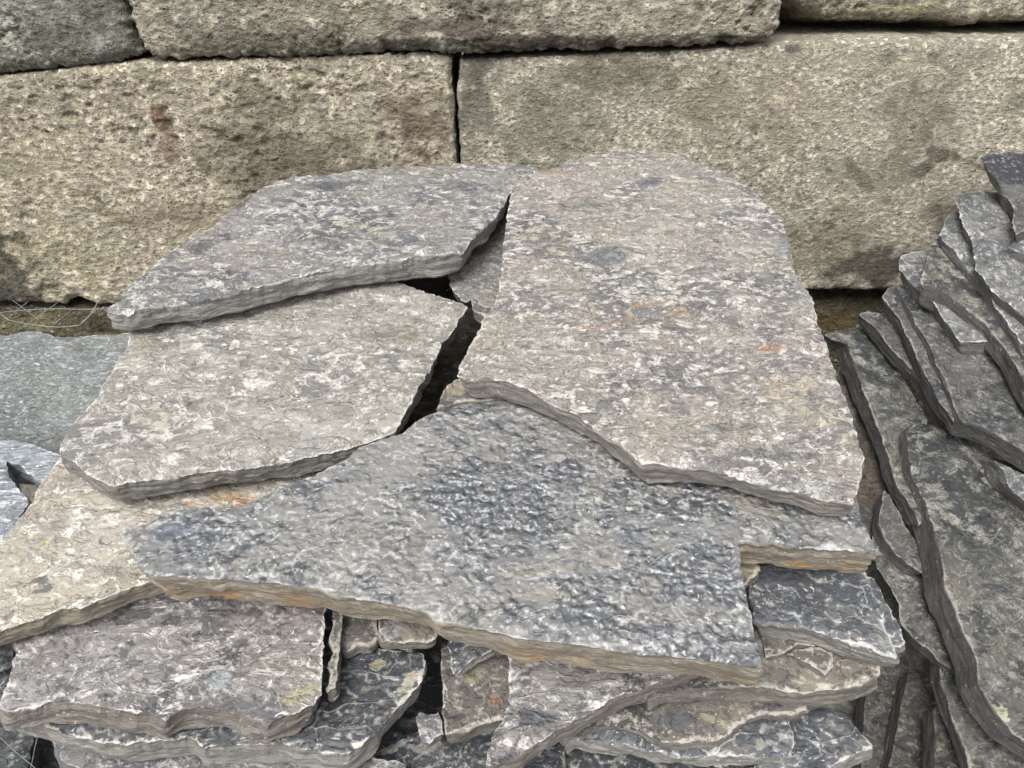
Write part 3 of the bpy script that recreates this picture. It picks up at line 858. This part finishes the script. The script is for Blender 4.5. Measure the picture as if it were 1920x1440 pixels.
slab([(112, 856), (95, 878), (72, 902), (60, 930), (30, 975), (0, 1010), (-60, 1060), (-160, 1180), (-100, 1200), (0, 1177), (55, 1163), (82, 1151), (110, 1142), (150, 1135), (190, 1120), (225, 1106), (260, 1096), (290, 1088),
      (340, 1075), (440, 1050), (640, 1010), (760, 880), (700, 840), (400, 830), (190, 830)],
     .028, .055, M_beige, 'pale beige slab at the left edge, partly covered by the broad blue grey slab', group=MP, seed=8,
     pair=((150, 1135), (151, 1172)), stains=[(160, 1000, 30, 14, (.25, .22, .18), .6), (385, 920, 60, 14, (.36, .30, .2), .6), (462, 940, 34, 7, (.5, .2, .06), 1.0, .5), (362, 938, 26, 9, (.46, .21, .07), 1.0, .3), (410, 930, 50, 8, (.42, .27, .15), .8), (90, 1020, 40, 6, (.5, .36, .1), .4), (60, 1140, 60, 14, (.42, .37, .28), .5)])
slab([(24, 1180), (24, 1202), (29, 1222), (22, 1245), (12, 1275), (-4, 1318), (10, 1330), (45, 1330), (70, 1320), (105, 1316), (150, 1320), (200, 1326), (237, 1334),
      (275, 1339), (300, 1347), (311, 1353), (325, 1340), (345, 1328), (387, 1325), (425, 1327), (450, 1338), (475, 1349), (503, 1357), (525, 1347), (560, 1335), (590, 1320), (602, 1302),
      (605, 1260), (606, 1220), (610, 1150), (610, 1100), (300, 1090), (60, 1130)],
     -.035, .052, M_front, 'mottled slab at the front left with a bright bluish oval spot', group=MP, seed=9, pair=((105, 1316), (105, 1358)),
     terrace=.003, stains=[(415, 1275, 22, 32, (.36, .385, .40), .8, -.35), (540, 1315, 60, 14, (.36, .34, .23), .8, .5), (240, 1155, 60, 16, (.06, .06, .065), .8, .15), (320, 1160, 30, 16, (.045, .045, .05), .7), (440, 1150, 60, 16, (.08, .078, .075), .6),
                           (395, 1160, 14, 22, (.42, .37, .33), .7), (560, 1160, 40, 16, (.30, .24, .21), .5), (60, 1300, 70, 20, (.30, .27, .25), .4)])
slab([(625, 1110), (642, 1110), (641, 1180), (637, 1230), (633, 1262), (631, 1290), (612, 1298), (609, 1292), (618, 1262), (612, 1250), (622, 1225), (616, 1200), (624, 1170)], -.05, .03, M_brown,
     'narrow broken strip of stone standing out beside the right end of the mottled front slab', name='stone_shard', cat='stone shard', seed=10, rough=.003, px_step=3)
slab([(-20, 1312), (0, 1330), (15, 1345), (55, 1353), (100, 1366), (125, 1375), (155, 1385), (190, 1392), (225, 1397), (275, 1392), (322, 1389), (350, 1380), (367, 1390), (382, 1405),
      (425, 1400), (475, 1399), (530, 1396), (560, 1402), (580, 1407), (617, 1413), (655, 1411), (675, 1398), (692, 1385), (730, 1345), (765, 1305), (787, 1280), (797, 1266),
      (800, 1240), (795, 1227), (780, 1219), (730, 1219), (700, 1208), (660, 1205), (620, 1180), (400, 1150), (60, 1200)],
     -.097, .05, M_black, 'black slab with a pale crusted corner, lying just under the mottled front slab', group=MP, seed=11,
     pair=((530, 1396), (532, 1431)), rough=.003, rimw=.010, stains=[(705, 1246, 22, 12, (.30, .28, .19), 1.0, .3), (770, 1275, 16, 28, (.33, .31, .22), 1.0, -.5), (725, 1262, 16, 10, (.29, .27, .19), .9), (690, 1290, 26, 12, (.18, .175, .15), .7, .4),
       (750, 1290, 12, 14, (.36, .34, .30), .7)])
slab([(709, 1130), (709, 1195), (716, 1204), (750, 1207), (790, 1206), (818, 1200), (823, 1186), (805, 1150)], -.012, .025, M_brown,
     'small pale grey lump of stone poking out under the middle of the blue grey slab', name='stone_chunk', cat='stone chunk', seed=12, pair=((750, 1207), (750, 1222)), px_step=3,
     stains=[(735, 1180, 20, 22, (.24, .24, .24), .7), (780, 1190, 30, 20, (.22, .19, .15), .7)])
slab([(642, 1100), (700, 1110), (712, 1195), (700, 1204), (690, 1212), (668, 1208), (650, 1222), (640, 1222)], -.07, .02, M_brown,
     'dark brown stone in the shaded hollow between the front slab and the small lump', name='stone_chunk', cat='stone chunk', seed=13, px_step=3)
slab([(842, 1190), (840, 1211), (846, 1258), (856, 1264), (872, 1246), (892, 1232), (922, 1218), (940, 1190)], -.05, .02, M_navy,
     'small dark triangular stone under the blue grey slab, on the brown mottled slab', name='stone_chunk', cat='stone chunk', seed=14, px_step=3, pair=((872, 1246), (880, 1256)))
slab([(826, 1200), (828, 1270), (826, 1305), (830, 1330), (836, 1376), (867, 1369), (905, 1356), (942, 1349), (1000, 1330), (1010, 1240), (950, 1200)], -.092, .04, M_brown,
     'brown mottled slab corner between the black slab and the long diagonal slab', group=MP, seed=15, pair=((867, 1370), (870, 1392)), px_step=3,
     stains=[(890, 1265, 40, 14, (.27, .26, .18), .9, .4), (930, 1310, 16, 20, (.28, .19, .13), .8)])
slab([(777, 1342), (786, 1333), (800, 1336), (822, 1331), (828, 1355), (834, 1378), (815, 1384), (806, 1394), (790, 1387), (782, 1362)], -.125, .02, M_rgrey,
     'small jagged grey stone splinter in front of the brown mottled slab', name='stone_shard', cat='stone shard', seed=16, px_step=3)
slab([(952, 1200), (955, 1315), (940, 1345), (930, 1367), (920, 1390), (914, 1410), (908, 1434), (930, 1432), (945, 1425), (962, 1417), (997, 1397), (1035, 1375), (1072, 1355), (1110, 1335), (1147, 1312), (1180, 1300), (1210, 1290),
      (1235, 1282), (1262, 1272), (1300, 1258), (1340, 1240), (1340, 1190)], -.040, .052, M_front,
     'long slab with a straight diagonal front edge below the blue grey slab', group=MP, seed=17, pair=((1072, 1355), (1078, 1381)), terrace=.003,
     stains=[(1060, 1280, 90, 24, (.20, .165, .155), .7), (1000, 1340, 50, 30, (.075, .085, .095), .7), (1190, 1275, 50, 10, (.30, .29, .22), .6)])
slab([(1211, 1310), (1225, 1300), (1260, 1292), (1285, 1291), (1322, 1287), (1360, 1287), (1410, 1287), (1440, 1292), (1480, 1294), (1510, 1296), (1550, 1292), (1595, 1287), (1622, 1277),
      (1651, 1265), (1650, 1180), (1400, 1160), (1200, 1220)], -.072, .05, M_brown,
     'slab with a pale wavy rim lying under the end of the blue grey slab', group=MP, seed=18, pair=((1410, 1287), (1410, 1321)), rimw=.009,
     stains=[(1450, 1265, 60, 16, (.13, .125, .11), .7), (1600, 1265, 40, 10, (.12, .115, .10), .7), (1440, 1280, 30, 8, (.25, .26, .22), .5)])
slab([(1430, 1190), (1436, 1232), (1470, 1224), (1497, 1207), (1530, 1213), (1561, 1225), (1562, 1250), (1548, 1264), (1520, 1245), (1495, 1232), (1476, 1226), (1600, 1190), (1500, 1170)], -.058, .012, M_brown,
     'thin folded flake of stone under the front edge of the dark navy slab', name='stone_flake', cat='stone flake', seed=19, px_step=3, rough=.001, side_amp=.001)
slab([(1402, 1040), (1402, 1090), (1406, 1120), (1414, 1163), (1440, 1166), (1465, 1170), (1490, 1175), (1527, 1184), (1552, 1192), (1580, 1202), (1615, 1210), (1645, 1224), (1683, 1232),
      (1686, 1222), (1678, 1200), (1665, 1178), (1660, 1155), (1652, 1130), (1642, 1105), (1630, 1078), (1610, 1040)],
     -.012, .056, M_navy, 'dark navy slab with white cracks under the notched corner', group=MP, seed=20, pair=((1580, 1202), (1584, 1232)), rimw=.008,
     stains=[(1660, 1190, 18, 30, (.24, .25, .24), .7, -.3)])
slab([(1560, 1060), (1640, 1085), (1658, 1115), (1676, 1150), (1690, 1175), (1700, 1199), (1698, 1206), (1690, 1214), (1600, 1210), (1500, 1100)], -.020, .03, M_navy,
     'grey ledge of stone jutting out to the right behind the dark navy slab', seed=21, pair=((1700, 1199), (1698, 1215)), px_step=3, group=MP)
slab([(1380, 1030), (1405, 1045), (1428, 1062), (1422, 1074), (1408, 1084), (1400, 1094), (1380, 1090)], .02, .03, M_brown,
     'yellowish brown stone wedge inside the notch of the blue grey slab', name='stone_chunk', cat='stone chunk', seed=22, px_step=3, stains=[(1405, 1065, 30, 30, (.27, .24, .17), 1.0)])
slab([(1085, 1372), (1100, 1366), (1120, 1362), (1150, 1358), (1180, 1364), (1215, 1374), (1232, 1388), (1260, 1392), (1310, 1390), (1347, 1387), (1372, 1376), (1385, 1360), (1410, 1346), (1440, 1337), (1480, 1340), (1514, 1330),
      (1516, 1290), (1200, 1290), (1120, 1330)], -.128, .035, M_brown,
     'dark mottled slab with a scooped front edge, just below the pale wavy rimmed slab', group=MP, seed=23, pair=((1310, 1390), (1310, 1403)), rimw=.008,
     stains=[(1340, 1350, 40, 14, (.28, .27, .19), .7, -.5), (1260, 1350, 60, 20, (.09, .095, .10), .7), (1150, 1375, 60, 12, (.17, .165, .155), .8), (1440, 1325, 50, 8, (.07, .07, .085), .8)])
slab([(1048, 1392), (1060, 1382), (1085, 1384), (1120, 1393), (1172, 1398), (1222, 1410), (1260, 1412), (1310, 1415), (1385, 1417), (1435, 1417), (1487, 1415), (1491, 1372), (1480, 1340), (1100, 1340)], -.160, .035, M_navy,
     'thin dark slab with a white front rim near the bottom edge of the photo', group=MP, seed=24, pair=((1310, 1415), (1312, 1438)), rimw=.007,
     stains=[(1450, 1390, 40, 14, (.24, .24, .21), .7)])
slab([(1491, 1340), (1500, 1330), (1518, 1325), (1568, 1323), (1585, 1335), (1600, 1352), (1616, 1370), (1630, 1386), (1641, 1401), (1615, 1408), (1590, 1421), (1560, 1436), (1540, 1470), (1400, 1480), (1440, 1340)], -.185, .05, M_navy,
     'dark green black slab corner at the bottom right of the middle pile', group=MP, seed=25, pair=((1616, 1408), (1616, 1436)), px_step=3.3,
     stains=[(1600, 1400, 50, 12, (.17, .17, .14), .8, .5), (1560, 1345, 14, 20, (.20, .2, .18), .6, -.8)])
slab([(690, 1440), (705, 1415), (740, 1386), (760, 1376), (790, 1368), (830, 1372), (870, 1365), (960, 1360), (1060, 1400), (1060, 1520), (640, 1520)], -.205, .05, M_black,
     'dark slab speckled with white at the bottom centre, under the splinter', group=MP, seed=26,
     stains=[(800, 1400, 60, 14, (.22, .21, .19), .6), (740, 1400, 30, 10, (.30, .29, .27), .6, .5)])
slab([(960, 1440), (1010, 1400), (1050, 1380), (1300, 1400), (1520, 1400), (1560, 1540), (900, 1540)], -.23, .05, M_black,
     'lowest dark slab at the bottom edge of the photo, below the white rimmed one', group=MP, seed=27)
slab([(90, 1380), (96, 1392), (107, 1414), (117, 1428), (160, 1446), (260, 1470), (740, 1490), (760, 1430), (600, 1390), (300, 1370)], -.165, .06, M_rgrey,
     'grey slab with a ragged pale edge at the bottom left, under the black slab', group=MP, seed=28, pair=((260, 1470), (262, 1500)))

# ------------------------------------------------------------------ stones on the left
LG = 'stones on the left behind the pile'
slab([(-300, 690), (-60, 652), (0, 650), (30, 644), (60, 640), (100, 633), (135, 629), (175, 624), (217, 620), (250, 619), (330, 640), (330, 800), (200, 850), (150, 880), (100, 862), (0, 850), (-300, 850)],
     -.030, .10, M_lgrey, 'smooth green grey slab at the left edge, behind the beige slab', group=LG, seed=40, undul=.012, terrace=.0012, tilt=(0, .08))
slab([(-300, 640), (-60, 627), (0, 626), (35, 623), (70, 620), (88, 624), (106, 632), (135, 650), (0, 690), (-300, 690)],
     -.045, .08, M_lgrey, 'thin green grey stone edge right below the wire loop', group=LG, seed=41, tilt=(0, .08), stains=[(40, 630, 60, 10, (.2, .22, .2), .5)])
slab([(-200, 815), (-60, 818), (0, 822), (37, 822), (75, 834), (108, 850), (125, 858), (100, 900), (76, 905), (52, 885), (34, 868), (8, 860), (14, 885), (36, 918), (54, 938), (40, 965), (10, 1012), (-60, 1080), (-200, 1090)],
     .005, .05, M_lband, 'bluish banded slab at the left edge with a black wedge shaped opening', group=LG, seed=42, undul=.008, terrace=.001, tilt=(.05, 0))
slab([(-120, 1170), (0, 1184), (16, 1190), (25, 1202), (22, 1245), (6, 1258), (-120, 1290)], -.10, .04, M_lblack,
     'dark glossy stone corner beside the left end of the mottled front slab', group=LG, seed=43, px_step=3)
slab([(-120, 1240), (0, 1262), (20, 1252), (30, 1280), (10, 1312), (-10, 1325), (-120, 1330)], -.12, .04, M_navy,
     'bluish stone sliver at the left edge, just above the black slab tip', group=LG, seed=44, px_step=3)
slab([(-200, 1320), (0, 1352), (30, 1366), (62, 1382), (56, 1410), (50, 1440), (45, 1520), (-200, 1520)], -.33, .06, M_lblack,
     'dark grey stone in the bottom left corner under the thin wires', group=LG, seed=45, px_step=4)
slab([(66, 1382), (120, 1370), (160, 1520), (56, 1520), (58, 1440)], -.40, .06, M_lblack,
     'black stone in the shade between the corner stone and the ragged grey slab', group=LG, seed=46, px_step=4)

# ------------------------------------------------------------------ leaning stack on the right: parallel slabs, top to bottom
RG = 'slabs of the leaning right stack'


def rslab(poly, h, thick, mat, label, **kw):
    kw.setdefault('group', RG)
    kw.setdefault('lean', .6)
    kw.setdefault('rough', .0018)
    kw.setdefault('side_amp', .0016)
    return slab(poly, h * .72 + .40, thick, mat, label, stack=RSTK, **kw)


rslab([(1840, 292), (1866, 286), (1920, 283), (2100, 286), (2200, 420), (2040, 380), (1960, 352), (1920, 343), (1896, 341), (1870, 336), (1856, 318)], -.02, .05, M_rblack,
      'black smooth faced slab on top of the right stack against the wall', seed=60, pair=((1856, 318), (1866, 355)))
rslab([(1868, 352), (1880, 345), (1990, 340), (2100, 420), (2060, 480), (1960, 440), (1921, 432), (1904, 442), (1899, 415), (1902, 392), (1890, 372)], -.075, .045, M_rdark,
      'narrow dark slab just under the black topmost slab of the right stack', seed=61, pair=((1899, 415), (1901, 452)))
rslab([(1893, 462), (1905, 448), (1918, 430), (2060, 440), (2120, 560), (1990, 500), (1940, 482), (1915, 470)], -.10, .04, M_rgrey,
      'pale chipped stone corner at the right edge of the photo, third in the right stack', seed=62)
rslab([(1797, 366), (1815, 359), (1850, 358), (1900, 362), (2050, 400), (2150, 780), (2040, 720), (1960, 640), (1920, 592), (1880, 560), (1850, 530), (1835, 505), (1828, 480), (1822, 455), (1806, 425), (1799, 395)], -.135, .05, M_rgrey,
      'grey slab with white crossing veins near the top of the right stack', seed=63, pair=((1828, 480), (1832, 512)), rimw=.010, terrace=.004)
rslab([(1762, 436), (1771, 424), (1777, 402), (1792, 394), (1850, 400), (2000, 480), (2100, 800), (2040, 790), (1960, 690), (1920, 645), (1893, 607), (1862, 567), (1840, 526), (1812, 498), (1790, 473), (1770, 450)], -.18, .045, M_rgrey,
      'long grey slab with a wavy pale edge, fourth from the wall down the right stack', seed=64, pair=((1840, 528), (1836, 560)), rimw=.009, terrace=.003)
rslab([(1726, 527), (1735, 500), (1745, 465), (1756, 430), (1768, 428), (1850, 500), (2000, 600), (2100, 900), (2040, 880), (1960, 770), (1920, 712), (1890, 650), (1846, 601), (1815, 577), (1784, 553), (1752, 538), (1738, 534)], -.225, .05, M_rmott,
      'slab with a dark veined face under a raised pointed corner, midway up the right stack', seed=65, pair=((1815, 577), (1806, 622)), rimw=.009)
rslab([(1686, 486), (1692, 476), (1710, 471), (1738, 467), (1800, 480), (1900, 640), (1800, 640), (1745, 560), (1724, 545), (1712, 532), (1698, 514), (1688, 502)], -.275, .05, M_rgrey,
      'blunt grey slab end standing out to the left, midway up the right stack', seed=66, pair=((1698, 514), (1700, 545)))
rslab([(1681, 533), (1700, 535), (1730, 545), (1800, 560), (2000, 640), (2100, 960), (2000, 900), (1920, 842), (1877, 817), (1840, 797), (1807, 790), (1790, 754), (1775, 718), (1755, 680), (1738, 640), (1716, 598), (1700, 565)], -.335, .06, M_rdark,
      'large dark slab with a light chipped edge facing the middle pile, in the right stack', seed=67, pair=((1790, 752), (1766, 780)), rimw=.008)
rslab([(1657, 553), (1666, 538), (1682, 534), (1720, 580), (1760, 660), (1800, 740), (1790, 790), (1762, 752), (1740, 712), (1722, 672), (1706, 640), (1690, 600), (1670, 572)], -.365, .05, M_rdark,
      'thin dark slab tucked under the large light edged slab of the right stack', seed=68, pair=((1706, 640), (1700, 665)))
rslab([(1866, 862), (1882, 868), (1920, 884), (1990, 905), (2100, 990), (1990, 990), (1920, 936), (1905, 925), (1890, 908), (1884, 885)], -.39, .08, M_rgrey,
      'pale rough slab end at the right edge, halfway down the photo', seed=69, pair=((1890, 908), (1846, 900)))
rslab([(1612, 585), (1630, 582), (1656, 586), (1700, 640), (1760, 740), (1800, 800), (1770, 782), (1731, 722), (1709, 690), (1677, 656), (1646, 624), (1626, 600)], -.44, .05, M_rdark,
      'dark mottled slab wedge pointing at the biggest slab, low in the right stack', seed=70, pair=((1677, 656), (1668, 676)))
rslab([(1700, 807), (1720, 790), (1780, 800), (1850, 850), (2000, 900), (2120, 1240), (2060, 1480), (1990, 1440), (1920, 1387), (1902, 1375), (1865, 1330), (1840, 1290), (1832, 1240), (1815, 1200), (1795, 1150),
       (1775, 1105), (1765, 1045), (1752, 995), (1740, 945), (1715, 895), (1705, 850)], -.485, .06, M_rmott,
      'large slab with a brown and black blotched face on the right side of the photo', seed=71, pair=((1812, 1192), (1768, 1204)), rimw=.008,
      stains=[(1880, 1340, 30, 24, (.40, .42, .30), .8, -.6), (1760, 870, 30, 14, (.05, .06, .06), .7), (1845, 1050, 50, 18, (.05, .055, .055), .6), (1800, 930, 60, 30, (.20, .18, .14), .5)])
rslab([(1546, 627), (1560, 620), (1584, 616), (1620, 612), (1680, 680), (1740, 780), (1740, 900), (1748, 960), (1725, 985), (1700, 932), (1685, 908), (1670, 862), (1657, 820), (1630, 758), (1615, 720), (1602, 682), (1590, 645), (1570, 640)], -.53, .06, M_rmott,
      'mottled slab with a long dark edge running down behind the biggest slab', seed=72, pair=((1670, 862), (1646, 872)))
rslab([(1540, 690), (1560, 680), (1600, 720), (1645, 860), (1668, 915), (1655, 970), (1665, 1010), (1640, 1010), (1600, 960), (1560, 880)], -.66, .05, M_rshade,
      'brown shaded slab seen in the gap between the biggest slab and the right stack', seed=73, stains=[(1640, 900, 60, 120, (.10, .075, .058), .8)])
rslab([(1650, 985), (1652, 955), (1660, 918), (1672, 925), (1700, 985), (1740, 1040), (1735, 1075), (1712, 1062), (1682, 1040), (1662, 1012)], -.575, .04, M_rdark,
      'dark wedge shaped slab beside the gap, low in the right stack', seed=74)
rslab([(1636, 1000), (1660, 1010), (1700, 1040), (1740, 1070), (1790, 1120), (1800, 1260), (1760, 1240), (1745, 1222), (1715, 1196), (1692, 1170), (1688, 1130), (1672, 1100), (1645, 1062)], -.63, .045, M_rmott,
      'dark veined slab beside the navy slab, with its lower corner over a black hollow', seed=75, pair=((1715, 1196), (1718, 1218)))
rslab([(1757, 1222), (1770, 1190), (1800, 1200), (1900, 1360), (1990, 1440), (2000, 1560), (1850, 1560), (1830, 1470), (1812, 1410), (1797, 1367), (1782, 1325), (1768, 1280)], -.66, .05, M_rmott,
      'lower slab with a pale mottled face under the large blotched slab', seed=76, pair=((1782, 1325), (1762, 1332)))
rslab([(1752, 1332), (1764, 1316), (1790, 1340), (1830, 1440), (1850, 1560), (1752, 1560), (1754, 1400)], -.78, .05, M_rshade,
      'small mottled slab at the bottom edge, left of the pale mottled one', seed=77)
rslab([(1706, 1258), (1722, 1262), (1740, 1300), (1760, 1360), (1762, 1560), (1650, 1560), (1668, 1440), (1678, 1400), (1690, 1325)], -.92, .05, M_rshade,
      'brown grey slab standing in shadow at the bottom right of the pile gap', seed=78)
rslab([(1625, 1300), (1650, 1250), (1700, 1230), (1712, 1256), (1700, 1310), (1680, 1400), (1655, 1500), (1610, 1500)], -1.0, .05, M_rshade,
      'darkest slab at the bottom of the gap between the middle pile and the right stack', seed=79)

# ------------------------------------------------------------------ unseen slabs added inside the piles, to carry the visible ones and darken the cracks
def core(cx, cy, rx, ry, z, slope, thick, seed):
    r = random.Random(seed)
    n = 11
    pts = []
    for k in range(n):
        a = 2 * math.pi * k / n + r.uniform(-.15, .15)
        q = (abs(math.cos(a)) ** 4 + abs(math.sin(a)) ** 4) ** -.25 * r.uniform(.9, 1.02)
        x, y = cx + rx * q * math.cos(a), cy + ry * q * math.sin(a)
        pts.append(np.array([x, y, z + slope[0] * (x - cx) + slope[1] * (y - cy)]))
    pl = (z - slope[0] * cx - slope[1] * cy, slope[0], slope[1])
    U, V, Nn = frame_of(pl)
    ob = build_piece('flagstone', pts, np.mean(pts, 0), U, V, Nn, -Nn * thick, M_black if seed % 2 else M_brown, seed=seed, px_step=14, side_rows=4)
    tag(ob, 'rough slab deep inside the stone piles, added unseen to keep the cracks dark', 'flagstone', 'slabs buried inside the piles')


def buried(poly, h, thick, seed):  # unseen slabs placed to shut light out of the cracks
    slab(poly, h, thick, M_rshade, 'rough slab deep inside the stone piles, added unseen to keep the cracks dark', group='slabs buried inside the piles',
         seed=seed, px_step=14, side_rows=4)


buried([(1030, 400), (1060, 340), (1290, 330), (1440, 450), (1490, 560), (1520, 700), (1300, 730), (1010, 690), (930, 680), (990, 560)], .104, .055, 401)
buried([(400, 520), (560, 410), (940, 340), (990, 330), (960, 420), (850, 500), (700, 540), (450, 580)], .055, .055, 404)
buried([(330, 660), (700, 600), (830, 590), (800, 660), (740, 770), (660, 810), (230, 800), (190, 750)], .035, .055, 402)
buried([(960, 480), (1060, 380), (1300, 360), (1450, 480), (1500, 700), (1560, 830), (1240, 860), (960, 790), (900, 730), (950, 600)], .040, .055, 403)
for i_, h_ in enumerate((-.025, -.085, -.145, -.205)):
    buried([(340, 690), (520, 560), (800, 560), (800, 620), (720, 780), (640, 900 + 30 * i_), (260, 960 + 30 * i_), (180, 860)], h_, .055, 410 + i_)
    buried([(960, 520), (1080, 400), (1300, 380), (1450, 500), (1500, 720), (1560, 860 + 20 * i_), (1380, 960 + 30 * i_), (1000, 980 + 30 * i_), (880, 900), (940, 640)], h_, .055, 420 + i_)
k = 0
for z, s, ex in ((.56, .20, 0), (.46, .13, .02), (.39, .10, .03), (.32, .08, .03), (.25, .05, .03), (.18, .03, .04), (.11, 0, .04), (.055, 0, .05)):
    if k == 0:
        core(-.10, 1.55, .60, .50, .66 + .2 * 1.55 - .30, (0, .20), .055, 300)
    else:
        core(-.08, 1.40, .62 + ex, .62, z + .06, (0, s), .055, 300 + k)
    k += 1
for z, s in ((.30, .40), (.22, .32), (.14, .22), (.06, .05)):
    core(1.35, 1.60, .48, .50, z, (.18 * s / .4, s), .06, 320 + k)
    k += 1
for z, s in ((.46, .12), (.38, .1), (.26, .05), (.12, .0)):
    core(-1.25, 1.75, .48, .42, z, (0, s), .08, 340 + k)
    k += 1

# ------------------------------------------------------------------ thin wires
WM = NT('galvanised_wire')
WM.put(WM.b.inputs['Base Color'], WM.mix(WM.noise(WM.n("ShaderNodeTexCoord").outputs['Object'], 60, 3), (.20, .23, .25), (.38, .41, .42)))
WM.b.inputs['Metallic'].default_value = .6
WM.b.inputs['Roughness'].default_value = .5


def tube_mesh(name, paths, rad):
    verts, faces = [], []
    for P in paths:
        P = [np.array(p, float) for p in P]
        # Catmull-Rom
        Q = []
        for i in range(len(P) - 1):
            p0, p1, p2, p3 = P[max(i - 1, 0)], P[i], P[i + 1], P[min(i + 2, len(P) - 1)]
            for t in np.linspace(0, 1, 9)[:-1]:
                Q.append(.5 * (2 * p1 + (p2 - p0) * t + (2 * p0 - 5 * p1 + 4 * p2 - p3) * t * t + (3 * p1 - p0 - 3 * p2 + p3) * t ** 3))
        Q.append(P[-1])
        b = len(verts)
        for i, q in enumerate(Q):
            tg = Q[min(i + 1, len(Q) - 1)] - Q[max(i - 1, 0)]
            tg /= np.linalg.norm(tg) + 1e-9
            s = np.cross(tg, [0.1, 0.2, 1.0])
            s /= np.linalg.norm(s) + 1e-9
            w = np.cross(tg, s)
            for a in range(6):
                an = a * math.pi / 3
                verts.append(tuple(q + rad * (math.cos(an) * s + math.sin(an) * w)))
            if i:
                for a in range(6):
                    c = (a + 1) % 6
                    faces.append((b + (i - 1) * 6 + a, b + (i - 1) * 6 + c, b + i * 6 + c, b + i * 6 + a))
        faces.append(tuple(b + a for a in range(6))[::-1])
        faces.append(tuple(b + (len(Q) - 1) * 6 + a for a in range(6)))
    m = bpy.data.meshes.new(name)
    m.from_pydata(verts, [], faces)
    m.shade_smooth()
    m.materials.append(WM.m)
    o = bpy.data.objects.new(name, m)
    scene.collection.objects.link(o)
    return o


def wpt(px, py, Y):
    return hit_wall(px, py, Y)


loopw = tube_mesh('wire_loop', [
    [wpt(-90, 600, 2.06), wpt(-40, 590, 2.05), wpt(0, 586, 2.04), (wpt(40, 582, 2.03)), wpt(92, 579, 2.02), wpt(150, 580, 2.0), wpt(192, 579, 1.99), wpt(240, 575, 1.97)],
    [wpt(-40, 580, 2.04), wpt(0, 588, 2.02), wpt(15, 599, 2.0), wpt(50, 607, 1.98), wpt(100, 613, 1.97), wpt(140, 611, 1.97), wpt(154, 605, 1.98), wpt(172, 586, 2.0), wpt(186, 564, 2.03), wpt(204, 553, 2.06), wpt(230, 555, 2.08)]], .0011)
tag(loopw, 'loop of thin galvanised wire sticking out beside the tip of the top left slab', 'wire')
mesh1 = tube_mesh('wire_mesh', [
    [wpt(52, 566, 2.13), wpt(22, 590, 2.09), wpt(-10, 622, 2.05)], [wpt(110, 566, 2.13), wpt(52, 607, 2.07), wpt(30, 622, 2.06)],
    [wpt(142, 575, 2.13), wpt(97, 612, 2.07), wpt(85, 624, 2.06)], [wpt(22, 562, 2.13), wpt(60, 590, 2.10), wpt(90, 616, 2.07)]], .0006)
tag(mesh1, 'fine crossing strands of wire mesh against the mossy block', 'wire mesh')


def lpt(px, py, h):
    return hit_plane(px, py, (BASE[0] + h, 0, BASE[2]))


mesh2 = tube_mesh('wire_mesh', [
    [lpt(14, 1345, -.28), lpt(8, 1362, -.28), lpt(0, 1384, -.28), lpt(-20, 1430, -.28)], [lpt(-30, 1362, -.285), lpt(0, 1383, -.285), lpt(30, 1410, -.285), lpt(60, 1435, -.285), lpt(90, 1462, -.285)],
    [lpt(72, 1376, -.275), lpt(66, 1400, -.275), lpt(60, 1430, -.275), lpt(52, 1460, -.275)]], .0007)
tag(mesh2, 'thin wires crossing over the dark stone in the bottom left corner', 'wire mesh')
mesh3 = tube_mesh('wire_mesh', [[lpt(-20, 1230, -.07), lpt(0, 1204, -.07), lpt(14, 1182, -.07)]], .0008)
tag(mesh3, 'short wire end crossing the dark glossy stone left of the mottled front slab', 'wire')
print('PIECES', len(STATS), 'VERTS', sum(s[1] for s in STATS))
